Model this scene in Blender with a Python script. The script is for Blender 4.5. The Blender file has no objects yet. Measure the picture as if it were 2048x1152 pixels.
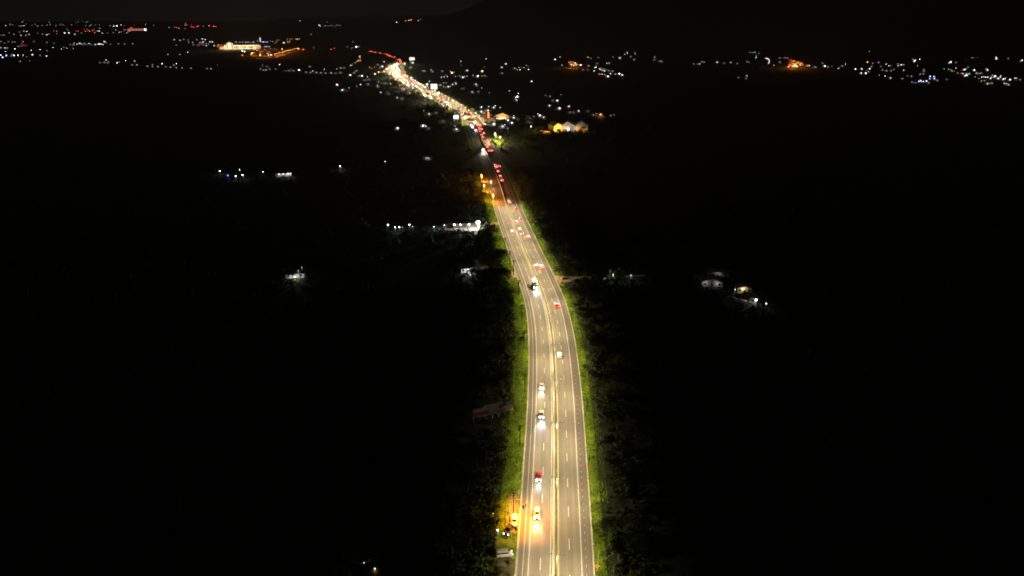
import bpy, math, random
import numpy as np
from mathutils import Vector, Matrix
R = math.radians
rng = random.Random(7)
nrg = np.random.default_rng(11)
S = bpy.context.scene
C = S.collection

# ------------------------------------------------------------------ camera, sky, moon, exposure
CAM_H, PITCH, FPX = 150.0, R(22.0), 1365.0          # metres, downward tilt, focal length in photo pixels (2048 wide)
cd = bpy.data.cameras.new('camera'); cam = bpy.data.objects.new('camera', cd); C.objects.link(cam)
cam.location = (0, 0, CAM_H); cam.rotation_euler = (math.pi / 2 - PITCH, 0, 0)
cd.sensor_width = 36.0; cd.lens = 36.0 * FPX / 2048.0
cd.clip_start = 1.0; cd.clip_end = 60000.0
S.camera = cam
W = bpy.data.worlds.new('World'); S.world = W; W.use_nodes = True
wn, wl = W.node_tree.nodes, W.node_tree.links; wn.clear()
wo = wn.new('ShaderNodeOutputWorld'); bg = wn.new('ShaderNodeBackground'); sky = wn.new('ShaderNodeTexSky')
sky.sky_type = 'NISHITA'; sky.sun_disc = False; sky.sun_elevation = R(3.0); sky.sun_rotation = R(160.0)
mul = wn.new('ShaderNodeVectorMath'); mul.operation = 'SCALE'; mul.inputs[3].default_value = 0.0022
add = wn.new('ShaderNodeVectorMath'); add.operation = 'ADD'; add.inputs[1].default_value = (0.050, 0.046, 0.043)   # town glow in the night air
wl.new(sky.outputs[0], mul.inputs[0]); wl.new(mul.outputs[0], add.inputs[0]); wl.new(add.outputs[0], bg.inputs[0])
bg.inputs[1].default_value = 0.15
wl.new(bg.outputs[0], wo.inputs[0])
sd = bpy.data.lights.new('moon', 'SUN'); sd.energy = 0.002; sd.angle = R(0.5); sd.color = (0.9, 0.95, 1.0)
so = bpy.data.objects.new('moon', sd); so.rotation_euler = (R(50), 0, R(160)); C.objects.link(so)
S.view_settings.view_transform = 'Standard'; S.view_settings.look = 'None'
S.view_settings.exposure = 0.0; S.view_settings.gamma = 1.0; S.view_settings.use_curve_mapping = False
S.render.engine = 'CYCLES'
S.cycles.max_bounces = 2; S.cycles.diffuse_bounces = 1; S.cycles.glossy_bounces = 1; S.cycles.volume_bounces = 0
S.cycles.caustics_reflective = False; S.cycles.caustics_refractive = False
S.cycles.use_adaptive_sampling = False
S.cycles.sample_clamp_indirect = 2.0
S.cycles.use_light_tree = True
S.cycles.filter_width = 1.8

# ------------------------------------------------------------------ helpers
def tag(o, label=None, cat=None, group=None, kind=None):
    if label: o['label'] = label
    if cat: o['category'] = cat
    if group: o['group'] = group
    if kind: o['kind'] = kind
    return o
def mesh(name, v, f, mats=(), idx=None, smooth=False):
    m = bpy.data.meshes.new(name); m.from_pydata([tuple(p) for p in v], [], f)
    for a in mats: m.materials.append(a)
    if idx is not None: m.polygons.foreach_set('material_index', idx)
    if smooth: m.polygons.foreach_set('use_smooth', [True] * len(m.polygons))
    m.update(); return m
def link(name, data=None, parent=None, loc=(0, 0, 0), rz=0.0, sc=None):
    o = bpy.data.objects.new(name, data); C.objects.link(o)
    o.location = loc; o.rotation_euler = (0, 0, rz)
    if sc: o.scale = sc
    if parent: o.parent = parent
    return o
class MB:
    def __init__(s): s.v = []; s.f = []; s.i = []; s.m = 0
    def quad(s, a, b, c, d): n = len(s.v); s.v += [a, b, c, d]; s.f.append((n, n+1, n+2, n+3)); s.i.append(s.m); return s
    def poly(s, pts): n = len(s.v); s.v += list(pts); s.f.append(tuple(range(n, n+len(pts)))); s.i.append(s.m); return s
    def box(s, x0, x1, y0, y1, z0, z1, tx=0.0, ty=0.0):
        n = len(s.v)
        s.v += [(x0,y0,z0),(x1,y0,z0),(x1,y1,z0),(x0,y1,z0),(x0+tx,y0+ty,z1),(x1-tx,y0+ty,z1),(x1-tx,y1-ty,z1),(x0+tx,y1-ty,z1)]
        for q in ((3,2,1,0),(4,5,6,7),(0,1,5,4),(1,2,6,5),(2,3,7,6),(3,0,4,7)): s.f.append(tuple(n+k for k in q)); s.i.append(s.m)
        return s
    def tube(s, pts, rad, seg=8, cap=True):
        pts = [Vector(p) for p in pts]; rad = rad if isinstance(rad, (list, tuple)) else [rad]*len(pts)
        n0 = len(s.v)
        for k, p in enumerate(pts):
            d = (pts[min(k+1, len(pts)-1)] - pts[max(k-1, 0)]).normalized()
            a = Vector((1,0,0)) if abs(d.x) < .9 else Vector((0,1,0))
            u = d.cross(a).normalized(); w = d.cross(u)
            for j in range(seg):
                t = 2*math.pi*j/seg; s.v.append(tuple(p + (u*math.cos(t) + w*math.sin(t))*rad[k]))
        for k in range(len(pts)-1):
            for j in range(seg):
                a = n0+k*seg+j; b = n0+k*seg+(j+1) % seg; s.f.append((a, b, b+seg, a+seg)); s.i.append(s.m)
        if cap:
            s.f.append(tuple(n0+j for j in range(seg))[::-1]); s.i.append(s.m)
            s.f.append(tuple(n0+(len(pts)-1)*seg+j for j in range(seg))); s.i.append(s.m)
        return s
    def ball(s, c, r, seg=8, rings=5, sz=1.0):
        n0 = len(s.v); cx, cy, cz = c
        for k in range(rings+1):
            t = math.pi*k/rings
            for j in range(seg):
                p = 2*math.pi*j/seg; s.v.append((cx+r*math.sin(t)*math.cos(p), cy+r*math.sin(t)*math.sin(p), cz+r*sz*math.cos(t)))
        for k in range(rings):
            for j in range(seg):
                a = n0+k*seg+j; b = n0+k*seg+(j+1) % seg; s.f.append((a, a+seg, b+seg, b)); s.i.append(s.m)
        return s
    def data(s, name, *mats, smooth=False): return mesh(name, s.v, s.f, mats, s.i, smooth)
    def build(s, name, mat, parent=None, loc=(0,0,0), rz=0.0, smooth=False):
        return link(name, s.data(name, *(mat if isinstance(mat, (list, tuple)) else (mat,)), smooth=smooth), parent, loc, rz)
def copy_tree(o, parent=None):
    c = o.copy(); C.objects.link(c); c.parent = parent
    for ch in list(o.children): copy_tree(ch, c)
    return c

def mat(name, col, rough=0.8, var=0.0, scale=1.0, metal=0.0, spec=0.3, coord='Object', bump=0.0):
    m = bpy.data.materials.new(name); m.use_nodes = True; n, l = m.node_tree.nodes, m.node_tree.links
    b = n['Principled BSDF']; b.inputs['Roughness'].default_value = rough; b.inputs['Metallic'].default_value = metal
    b.inputs['Specular IOR Level'].default_value = spec
    b.inputs['Base Color'].default_value = (*col, 1)
    if var:
        tc = n.new('ShaderNodeTexCoord'); nz = n.new('ShaderNodeTexNoise'); nz.inputs['Scale'].default_value = scale; nz.inputs['Detail'].default_value = 5
        cr = n.new('ShaderNodeValToRGB')
        cr.color_ramp.elements[0].position = .3; cr.color_ramp.elements[1].position = .7
        cr.color_ramp.elements[0].color = (*[c*(1-var) for c in col], 1); cr.color_ramp.elements[1].color = (*[min(1, c*(1+var)) for c in col], 1)
        l.new(tc.outputs[coord], nz.inputs['Vector']); l.new(nz.outputs[0], cr.inputs[0]); l.new(cr.outputs[0], b.inputs['Base Color'])
        if bump:
            bp = n.new('ShaderNodeBump'); bp.inputs['Strength'].default_value = bump; l.new(nz.outputs[0], bp.inputs['Height']); l.new(bp.outputs[0], b.inputs['Normal'])
    return m
_em = {}
def emis(col, st, sampled=True):
    """a light-giving surface; strengths are rounded so that alike lamps share a material"""
    st = 2.0 ** (round(math.log2(max(st, .02)) * 2) / 2)
    k = (tuple(col), st, sampled)
    if k not in _em:
        m = bpy.data.materials.new('lit_surface'); m.use_nodes = True; n, l = m.node_tree.nodes, m.node_tree.links; n.clear()
        o = n.new('ShaderNodeOutputMaterial'); e = n.new('ShaderNodeEmission'); e.inputs[0].default_value = (*col, 1); e.inputs[1].default_value = st
        l.new(e.outputs[0], o.inputs[0]); _em[k] = m
        if not sampled: m.cycles.emission_sampling = 'NONE'      # too far and too faint to light anything in view
    return _em[k]
COL = {'w': (.93, .97, 1.0), 'b': (.45, .5, 1.0), 'y': (1.0, .78, .38), 'o': (1.0, .31, .05), 'r': (1.0, .07, .04), 'p': (1.0, .55, .5), 'g': (.9, .92, .85), 'v': (.12, .1, 1.0), 'k': (.75, .8, .3)}

def smooth(a, b, x): t = min(1, max(0, (x-a)/(b-a))); return t*t*(3-2*t)
RIDGE = [(-3000, 40), (200, 40), (450, 60), (600, 74), (700, 53), (800, 43.5), (880, 35), (920, 25), (950, 12), (975, -2), (1060, -55), (1200, -110), (1500, -120), (1800, -100), (2300, -120), (6000, -60)]
def ridge_px(x):
    for (a, ya), (b, yb) in zip(RIDGE, RIDGE[1:]):
        if a <= x <= b: return ya + (yb-ya)*(x-a)/(b-a)
    return RIDGE[-1][1]
HZ = 576 - FPX*math.tan(PITCH)
def H(x, y):
    """height of the land: a flat valley, a gentle rise beyond 3.5 km and the dark mountain"""
    d = math.hypot(x, y)
    base = 0.0
    if y > 3300: base = 44*smooth(3300, 9500, d) - 150*smooth(9500, 20000, d)
    h = base
    if y > 2600:
        px = 1024 + (x/y)*1.079*FPX
        zr = CAM_H + (HZ - ridge_px(px))/FPX*4300*0.93
        h = max(base, (zr*smooth(3000, 4300, d) if d < 4300 else zr*(1-.35*smooth(4300, 8000, d))) + (5*math.sin(x*.011+y*.004)+4*math.sin(x*.023-y*.013))*smooth(3000, 4200, d)) if px > 560 else base
    return h
def ray(px, py):
    cx, cy = (px-1024)/FPX, (py-576)/FPX
    return cx, math.cos(PITCH) - cy*math.sin(PITCH), -math.sin(PITCH) - cy*math.cos(PITCH)
def at(px, py, dz=0.0):
    """photo pixel -> point dz metres above the land"""
    dx, dy, dzr = ray(px, py)
    f = lambda t: CAM_H + dzr*t - dz - H(dx*t, dy*t)
    t = 60.0; last = t
    while f(t) > 0 and t < 11500: last = t; t *= 1.03
    if f(t) > 0: return at(px, py+1.0, dz)
    a, b = last, t
    for _ in range(22):
        m = (a+b)/2
        if f(m) > 0: a = m
        else: b = m
    return Vector((dx*b, dy*b, H(dx*b, dy*b)))
def pix(x, y, z):
    zc = y*math.cos(PITCH) + (CAM_H-z)*math.sin(PITCH); yc = (CAM_H-z)*math.cos(PITCH) - y*math.sin(PITCH)
    return 1024+FPX*x/zc, 576+FPX*yc/zc, zc

# ------------------------------------------------------------------ materials
M = {}
M['ground'] = mat('ground_scrub', (.020, .026, .009), .95, .5, .06, coord='Object')
M['grass'] = mat('grass_blades', (.150, .250, .006), .8, .45, .35)
M['verge'] = mat('verge_turf', (.085, .130, .006), .95, .65, .22)
M['median_grass'] = mat('median_turf', (.075, .080, .012), .95, .5, .12)
M['leaf'] = mat('leaf_green', (.060, .085, .010), .75, .4, 1.3)
M['leaf2'] = mat('leaf_olive', (.080, .085, .014), .75, .4, 1.3)
M['leaf3'] = mat('leaf_dark', (.024, .040, .010), .8, .4, 1.3)
M['bark'] = mat('bark', (.10, .075, .05), .9, .3, 4)
M['concrete'] = mat('concrete_pale', (.44, .40, .33), .85, .18, .7)
M['kerb'] = mat('kerb_concrete', (.30, .27, .21), .9, .25, .5)
M['white_paint'] = mat('white_line_paint', (.52, .50, .46), .7, .3, 1.5)
M['yellow_paint'] = mat('yellow_line_paint', (.42, .37, .22), .7, .3, 1.5)
M['steel'] = mat('galvanised_steel', (.70, .68, .62), .6, .1, 3)
M['dull_steel'] = mat('dull_steel', (.14, .135, .125), .7, .15, 3)
M['dark_wood'] = mat('weathered_pole', (.05, .042, .034), .9, .3, 3)
M['dirt'] = mat('dirt_track', (.26, .20, .13), .95, .3, .35)
M['soil'] = mat('trodden_soil', (.050, .042, .022), .95, .5, .3)
M['wall'] = mat('rendered_wall', (.42, .40, .36), .9, .15, .6)
M['roof'] = mat('metal_roof', (.20, .21, .21), .5, .2, .5, metal=.2)
M['roof_dark'] = mat('dark_roof', (.03, .03, .03), .7, .2, .5)
M['rust'] = mat('rust_red_roof', (.24, .10, .06), .8, .2, .6)
M['tyre'] = mat('tyre_rubber', (.012, .012, .012), .9)
M['rim'] = mat('wheel_rim', (.45, .45, .46), .35, metal=.8)
M['glass'] = mat('car_glass', (.010, .012, .014), .08, spec=.6)
M['trim'] = mat('black_trim', (.02, .02, .02), .6)
M['skin'] = mat('skin', (.30, .16, .10), .6)
M['dark_cloth'] = mat('dark_cloth', (.02, .02, .025), .9)
M['sign_yellow'] = mat('warning_yellow', (.80, .42, .02), .5)
M['sign_black'] = mat('sign_black', (.01, .01, .01), .6)
M['rust_metal'] = mat('painted_metal_dark', (.03, .03, .03), .6)
PAINT = {k: mat('car_paint_'+k, c, .3, spec=.5) for k, c in {'white': (.75, .74, .72), 'silver': (.42, .42, .43), 'red': (.35, .02, .02), 'black': (.02, .02, .022), 'blue': (.03, .06, .16), 'grey': (.14, .14, .15), 'beige': (.5, .45, .36)}.items()}

def asphalt():
    m = bpy.data.materials.new('worn_asphalt'); m.use_nodes = True; n, l = m.node_tree.nodes, m.node_tree.links; b = n['Principled BSDF']
    b.inputs['Roughness'].default_value = .82; b.inputs['Specular IOR Level'].default_value = .25
    uv = n.new('ShaderNodeUVMap'); sp = n.new('ShaderNodeSeparateXYZ'); l.new(uv.outputs[0], sp.inputs[0])
    def noise(sx, sy, det):
        mp = n.new('ShaderNodeMapping'); mp.inputs['Scale'].default_value = (sx, sy, 1); l.new(uv.outputs[0], mp.inputs[0])
        z = n.new('ShaderNodeTexNoise'); z.inputs['Scale'].default_value = 1; z.inputs['Detail'].default_value = det; l.new(mp.outputs[0], z.inputs['Vector']); return z.outputs[0]
    def rng_(src, a, b_, c, d):
        r = n.new('ShaderNodeMapRange'); r.inputs[1].default_value = a; r.inputs[2].default_value = b_; r.inputs[3].default_value = c; r.inputs[4].default_value = d; l.new(src, r.inputs[0]); return r.outputs[0]
    def mth(op, x, y):
        q = n.new('ShaderNodeMath'); q.operation = op
        for k, a in enumerate((x, y)):
            if isinstance(a, (int, float)): q.inputs[k].default_value = a
            else: l.new(a, q.inputs[k])
        return q.outputs[0]
    lanes = rng_(noise(.75, .006, 3), .32, .68, .76, 1.14)             # long streaks of wear along the lanes
    blot = rng_(noise(.12, .035, 4), .3, .7, .80, 1.17)                # patches
    fine = rng_(noise(3.0, 3.0, 6), .3, .7, .9, 1.1)
    jt = mth('FRACT', mth('DIVIDE', sp.outputs[1], 41.0), 0.0)
    joint = rng_(jt, .0, .009, .82, 1.0)                              # cross joints
    tot = mth('MULTIPLY', mth('MULTIPLY', lanes, blot), mth('MULTIPLY', fine, joint))
    edge = mth('ABSOLUTE', mth('SUBTRACT', sp.outputs[0], 1.0), 0.0)
    shoulder = rng_(edge, 7.9, 8.6, 1.0, .68)                         # older, darker surfacing of the hard shoulders
    tot = mth('MULTIPLY', tot, shoulder)
    cm = n.new('ShaderNodeVectorMath'); cm.operation = 'SCALE'; cm.inputs[0].default_value = (.152, .137, .114); l.new(tot, cm.inputs[3])
    l.new(cm.outputs[0], b.inputs['Base Color']); return m
M['asphalt'] = asphalt()

# ------------------------------------------------------------------ ground sheet and mountain
rows = [-400, -150] + [60*k for k in range(0, 12)] + [720*1.045**k for k in range(0, 80)]
us = [math.sin(math.pi/2*(k/70.0)) if False else k/70.0 for k in range(-70, 71)]
gv, gf = [], []
for y in rows:
    for u in us:
        x = u*(700 + max(0, y)*1.25)
        gv.append((x, y, H(x, y) - .08))
nu = len(us)
for j in range(len(rows)-1):
    for i in range(nu-1): gf.append((j*nu+i, j*nu+i+1, (j+1)*nu+i+1, (j+1)*nu+i))
tag(link('ground', mesh('ground', gv, gf, [M['ground']], smooth=True)), 'dark scrub covered valley floor rising to black hills', kind='structure')

# ------------------------------------------------------------------ highway line (edge of the median barrier, in photo pixels)
LINE = [(1102.5,1152),(1104,1060),(1104.3,960),(1105.2,860),(1105,800),(1104,760),(1102,715),(1099.7,680),(1094.5,640),(1086.5,602),(1075,571),(1063,540),(1050.8,512),(1032,465),(1014.8,420),(1003,380),(990.5,347),(977,316),(970.5,300),(962,279),(955,263),(948,247.5),(936,231),(920,220),(904,211),(888,200),(865,188),(842,178),(824,167.5),(806,155.5),(794,143),(791,133),(798,124.5),(793,118),(779,112.5),(763,107.5),(746,104.5)]
ctl = [at(*p) for p in LINE]
d0 = (ctl[0]-ctl[1]).normalized(); d1 = (ctl[-1]-ctl[-2]).normalized()
ctl = [ctl[0]+d0*60, ctl[0]+d0*20] + ctl + [ctl[-1]+d1*250]
def dense(P, step):
    out = []
    for i in range(len(P)-1):
        p0, p1, p2, p3 = P[max(i-1, 0)], P[i], P[i+1], P[min(i+2, len(P)-1)]
        n = max(2, int((p2-p1).length/step))
        for k in range(n):
            t = k/n; out.append(.5*((2*p1)+(p2-p0)*t+(2*p0-5*p1+4*p2-p3)*t*t+(3*p1-p0-3*p2+p3)*t**3))
    out.append(P[-1]); return out
raw = np.array([(p.x, p.y) for p in dense(ctl, 2.0)])
def resample(a, step):
    s = np.concatenate([[0], np.cumsum(np.linalg.norm(np.diff(a, axis=0), axis=1))]); q = np.arange(0, s[-1], step)
    return np.stack([np.interp(q, s, a[:, 0]), np.interp(q, s, a[:, 1])], 1)
ax = resample(raw, 2.0)
ker = np.exp(-.5*(np.arange(-14, 15)/6.0)**2); ker /= ker.sum()
pad = np.concatenate([ax[:1]-(ax[1]-ax[0])*np.arange(14, 0, -1)[:, None], ax, ax[-1:]+(ax[-1]-ax[-2])*np.arange(1, 15)[:, None]])
ax = resample(np.stack([np.convolve(pad[:, k], ker, 'valid') for k in (0, 1)], 1), 2.0)
tn = np.gradient(ax, axis=0); tn /= np.linalg.norm(tn, axis=1)[:, None]
NS = len(ax); SMAX = (NS-1)*2.0
def P(s, u, z=0.0):
    """point at s metres along the highway, u metres right of the barrier"""
    k = min(max(s/2.0, 0), NS-1.001); i = int(k); f = k-i
    a = ax[i]*(1-f)+ax[i+1]*f; t = tn[i]*(1-f)+tn[i+1]*f
    return Vector((a[0]+t[1]*u, a[1]-t[0]*u, z))
def ang(s):
    i = min(max(int(s/2.0), 0), NS-1); return math.atan2(tn[i][1], tn[i][0])
def su(p):
    d = (ax[:, 0]-p.x)**2+(ax[:, 1]-p.y)**2; i = int(d.argmin()); t = tn[i]; v = np.array((p.x, p.y))-ax[i]
    return i*2.0+float(v@t), float(v[0]*t[1]-v[1]*t[0])
def s_of_D(D): return float(np.abs(ax[:, 1]-D).argmin())*2.0
def ribbon(name, u0, u1, z, m, parent=None, s0=0, s1=None, step=4.0, kind=None):
    s1 = SMAX if s1 is None else s1; q = np.arange(s0, s1+.01, step); v, f, uvs = [], [], []
    for s in q:
        for u in (u0, u1): v.append(P(s, u, z)); uvs.append((u, s))
    for k in range(len(q)-1): f.append((2*k, 2*k+1, 2*k+3, 2*k+2))
    me = mesh(name, v, f, [m]); ul = me.uv_layers.new(name='UVMap')
    for lp in me.loops: ul.data[lp.index].uv = uvs[lp.vertex_index]
    return link(name, me, parent)
def profile(name, prof, m, parent=None, s0=0, s1=None, step=4.0):
    s1 = SMAX if s1 is None else s1; q = np.arange(s0, s1+.01, step); k = len(prof); v, f = [], []
    for s in q:
        for u, z in prof: v.append(P(s, u, z))
    for a in range(len(q)-1):
        for b in range(k-1): f.append((a*k+b, a*k+b+1, (a+1)*k+b+1, (a+1)*k+b))
    return link(name, mesh(name, v, f, [m]), parent)

road = ribbon('road', -10.0, 12.1, 0.0, M['asphalt']); tag(road, 'four lane dual carriageway with worn asphalt and hard shoulders', kind='structure')
for a_, b_ in ((1180, 1420), (1560, 2350)):
    for u0_, u1_ in ((-21, -10.6), (12.7, 23)): ribbon('service_strip', u0_, u1_, -.03, M['kerb'], road, s_of_D(a_), s_of_D(b_))
profile('kerb', [(-10.55, -.08), (-10.5, .05), (-10.05, .05), (-10.0, -.02)], M['kerb'], road)
profile('kerb', [(12.1, -.02), (12.15, .05), (12.6, .05), (12.65, -.08)], M['kerb'], road)
profile('median', [(.80, .0), (.86, .16), (1.02, .17), (1.04, .13), (1.68, .13), (1.70, .17), (1.86, .16), (1.90, .0)], M['kerb'], road)
ribbon('median_grass', 1.05, 1.67, .145, M['median_grass'], road)
for u, w, z, m, a, b in ((-6.7, .16, .012, 'white_paint', 0, None), (-8.3, .09, .012, 'white_paint', 0, 620), (-.32, .18, .012, 'white_paint', 0, None), (2.12, .20, .012, 'yellow_paint', 0, None), (8.85, .18, .012, 'white_paint', 0, None)):
    ribbon('edge_line', u-w/2, u+w/2, z, M[m], road, a, b)
dash_me = MB().quad((-2.4, -.085, 0), (2.4, -.085, 0), (2.4, .085, 0), (-2.4, .085, 0)).data('lane_dash', M['white_paint'])
s_near, s_gap = s_of_D(130), s_of_D(1050)
for u, off in ((-3.25, 6.0), (5.3, 0.0)):
    s = off
    while s < s_of_D(700):
        link('lane_dash', dash_me, road, P(s, u, .012), ang(s)); s += 14.6
dot_me = MB().quad((-.5, -.04, 0), (.5, -.04, 0), (.5, .04, 0), (-.5, .04, 0)).data('shoulder_dash', M['white_paint'])
s = 0
while s < s_of_D(330): link('shoulder_dash', dot_me, road, P(s, 10.2, .012), ang(s)); s += 3.4
ribbon('verge', -17.2, -10.5, -.055, M['verge'], None); ribbon('verge', 12.6, 16.0, -.055, M['verge'], None)
for o in [q for q in C.objects if q.name.startswith('verge')]: tag(o, 'grassed earth verge beside the highway', kind='structure')
barrier = profile('median_barrier', [(-.02, .0), (.03, .22), (.22, .45), (.27, .85), (.53, .85), (.58, .45), (.77, .22), (.82, .0)], M['concrete'])
tag(barrier, 'long pale concrete barrier running along the middle of the highway', 'barrier')

# ------------------------------------------------------------------ side tracks, yards and forecourts
def patch(name, pts, m, z=-.05, label=None):
    c = [at(*p) for p in pts]; c = [Vector((p.x, p.y, p.z+z)) for p in c]
    o = link(name, mesh(name, c, [tuple(range(len(c)))], [m])); return tag(o, label, kind='structure')
patch('dirt_track', [(1104,545),(1118,552),(1150,553),(1182,552),(1182,560),(1140,563),(1122,566),(1112,574)], M['dirt'], label='pale dirt track leaving the highway beside the right shoulder')
patch('dirt_path', [(976,446),(1000,443),(1001,449),(976,452)], M['dirt'], label='short pale path to the lit farmhouse')
patch('yard', [(1018,549),(1030,541),(1034,553),(1022,560)], M['dirt'], label='pale dirt bay beside the left verge')
patch('parking_bay', [(984,1152),(990,1118),(1012,1112),(1030,1118),(1030,1156),(984,1156)], M['soil'], label='pale dirt parking bay below the white truck')
patch('pull_off', [(1010,1062),(1016,1010),(1024,985),(1040,978),(1036,1040),(1032,1066)], M['dirt'], label='orange lit dirt pull-off under the sodium lamp')
patch('roadside_turf', [(980,268),(1000,270),(1014,284),(1008,295),(990,295),(981,285)], M['verge'], label='lamp lit turf beside the queue')
patch('forecourt', [(950,221),(968,224),(988,236),(994,246),(975,251),(963,249),(952,238)], M['kerb'], label='lamp lit paved forecourt beside the far junction')
patch('forecourt', [(766,141),(774,129),(789,125),(789,136),(800,150),(792,157),(776,149)], M['kerb'], label='lamp lit paved apron at the bend in the far town')
patch('forecourt', [(800,160),(812,163),(830,174),(822,178),(808,170)], M['kerb'], label='lamp lit paved strip beside the far highway')
patch('forecourt', [(844,184),(868,194),(862,197),(842,190)], M['kerb'], label='lamp lit paved lay-by below the far highway')

# ------------------------------------------------------------------ street lighting
def batwing(name, energy, col, length=2.6, side=1.0, radius=.12):
    """a road luminaire: its lens spreads the light along the road (local x) and cuts it off sideways (local y)"""
    ld = bpy.data.lights.new(name, 'POINT'); ld.energy = energy; ld.color = col; ld.shadow_soft_size = radius; ld.use_nodes = True
    n, l = ld.node_tree.nodes, ld.node_tree.links; em = n['Emission']
    tc = n.new('ShaderNodeTexCoord'); sp = n.new('ShaderNodeSeparateXYZ'); l.new(tc.outputs['Normal'], sp.inputs[0])
    def mth(op, *a):
        q = n.new('ShaderNodeMath'); q.operation = op
        for k, x in enumerate(a):
            if isinstance(x, (int, float)): q.inputs[k].default_value = x
            else: l.new(x, q.inputs[k])
        return q.outputs[0]
    cz = mth('MAXIMUM', mth('ABSOLUTE', sp.outputs[2]), .22)
    tx = mth('DIVIDE', mth('ABSOLUTE', sp.outputs[0]), cz); ty = mth('DIVIDE', mth('ABSOLUTE', sp.outputs[1]), cz)
    def mr(src, a, b, c, d):
        r = n.new('ShaderNodeMapRange'); r.interpolation_type = 'SMOOTHSTEP'
        for k, x in enumerate((a, b, c, d)): r.inputs[k+1].default_value = x
        l.new(src, r.inputs[0]); return r.outputs[0]
    along = mr(tx, .2, length, 1.0, 0.0); across = mth('ADD', mr(ty, .95*side, 1.75*side, .72, 0.0), mth('ADD', mr(ty, 1.0*side, 2.7*side, .22, 0.0), mr(ty, 1.5*side, 4.4*side, .075, 0.0)))
    down = mr(mth('MULTIPLY', sp.outputs[2], SGN), .05, .15, 0.0, 1.0)
    e = mth('MULTIPLY', mth('MULTIPLY', along, across), mth('DIVIDE', down, mth('POWER', cz, 3.0)))
    l.new(e, em.inputs['Strength']); return ld
SGN = -1.0
WARM = (1.0, .79, .46)
LAMP_H = 10.0
pole_me = MB().tube([(0,0,0),(0,0,.5)], .16).tube([(0,0,.5),(0,0,LAMP_H-.4)], [.09,.055]).data('pole', M['dull_steel'], smooth=True)
arm_me = MB().tube([(0,0,LAMP_H-.45),(0,-.7,LAMP_H-.1),(0,-1.7,LAMP_H)], .04, 6).tube([(0,0,LAMP_H-.45),(0,.7,LAMP_H-.1),(0,1.7,LAMP_H)], .04, 6).data('arm', M['dull_steel'])
head_me = MB().box(-.17,.17,-.42,.42,0,.13,.05,.08).data('lamp_head', M['steel'])
lens_me = MB().quad((-.13,-.34,0),(-.13,.34,0),(.13,.34,0),(.13,-.34,0)).data('lens', emis(WARM, 8))
near_light = batwing('median_lamp_light', 7900, WARM, 2.6)
far_light = batwing('median_lamp_light', 17500, (1.0, .74, .40), 2.6, 1.3)
def median_lamp(s, label, group, light):
    t = link('street_lamp', None, None, P(s, 1.35, .13), ang(s)); tag(t, label, 'street lamp', group)
    link('pole', pole_me, t); link('arm', arm_me, t)
    for k in (-1, 1):
        h = link('lamp_head', head_me, t, (0, 1.9*k, LAMP_H-.03)); link('lens', lens_me, h, (0, 0, -.004))
        link('lamp_light', light, t, (0, 1.9*k, LAMP_H-.1))
    return t
for D in [50, 83, 115, 148, 182, 214, 246, 279, 312, 345, 378, 411, 444, 478, 511, 543]:
    median_lamp(s_of_D(D), 'tall double arm street lamp on the grassy median of the near highway', 'street lamps on the near median', near_light)

# far lamps: one arm, simpler, standing along the lit stretch of the distant town
fpole_me = MB().tube([(0,0,0),(0,0,LAMP_H)], [.12,.07], 6).tube([(0,0,LAMP_H-.1),(0,1.8,LAMP_H+.1)], .05, 5).data('pole', M['steel'])
fhead_me = MB().box(-.25,.25,-.5,.5,-.06,.16,.06,.08).data('lamp_head', emis((1.0,.78,.42), 10))
s = s_of_D(1010)
S_TIP = su(at(797, 126))[0]
while s < S_TIP:
    t = link('highway_lamp', None, None, P(s, 1.35, .13), ang(s)); tag(t, 'distant street lamp on the median of the gold lit town highway', 'street lamp', 'street lamps of the distant highway')
    link('pole', fpole_me, t); link('lamp_head', fhead_me, t, (0, 1.9, LAMP_H)); link('lamp_light', far_light, t, (0, 1.9, LAMP_H-.15)); s += 34

def point(name, loc, energy, col, parent=None, r=.3):
    ld = bpy.data.lights.new(name, 'POINT'); ld.energy = energy; ld.color = col; ld.shadow_soft_size = r
    return link(name, ld, parent, loc)
def lamp_post(px, py, h, c, energy, label, group=None, r=.35, st=12, foot=False, arm=None):
    """a lamp whose head is seen at photo pixel (px, py), or whose foot is there"""
    p = at(px, py, 0 if foot else h); t = link('lamp_post', None, None, p); tag(t, label, 'lamp', group)
    MB().tube([(0,0,0),(0,0,h)], [.12,.07], 6).build('pole', M['steel'], t)
    MB().tube([(0,0,h-.05),(0,-.45,h+.12)], .05, 5).build('arm', M['steel'], t)
    hd = MB().ball((0,-.55,h), r, 8, 5, .7).build('lamp_head', emis(COL[c] if isinstance(c, str) else c, st), t)
    if energy: point('lamp_light', (0,-.6,h-r-.15), energy, COL[c] if isinstance(c, str) else c, t)
    return t

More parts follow.
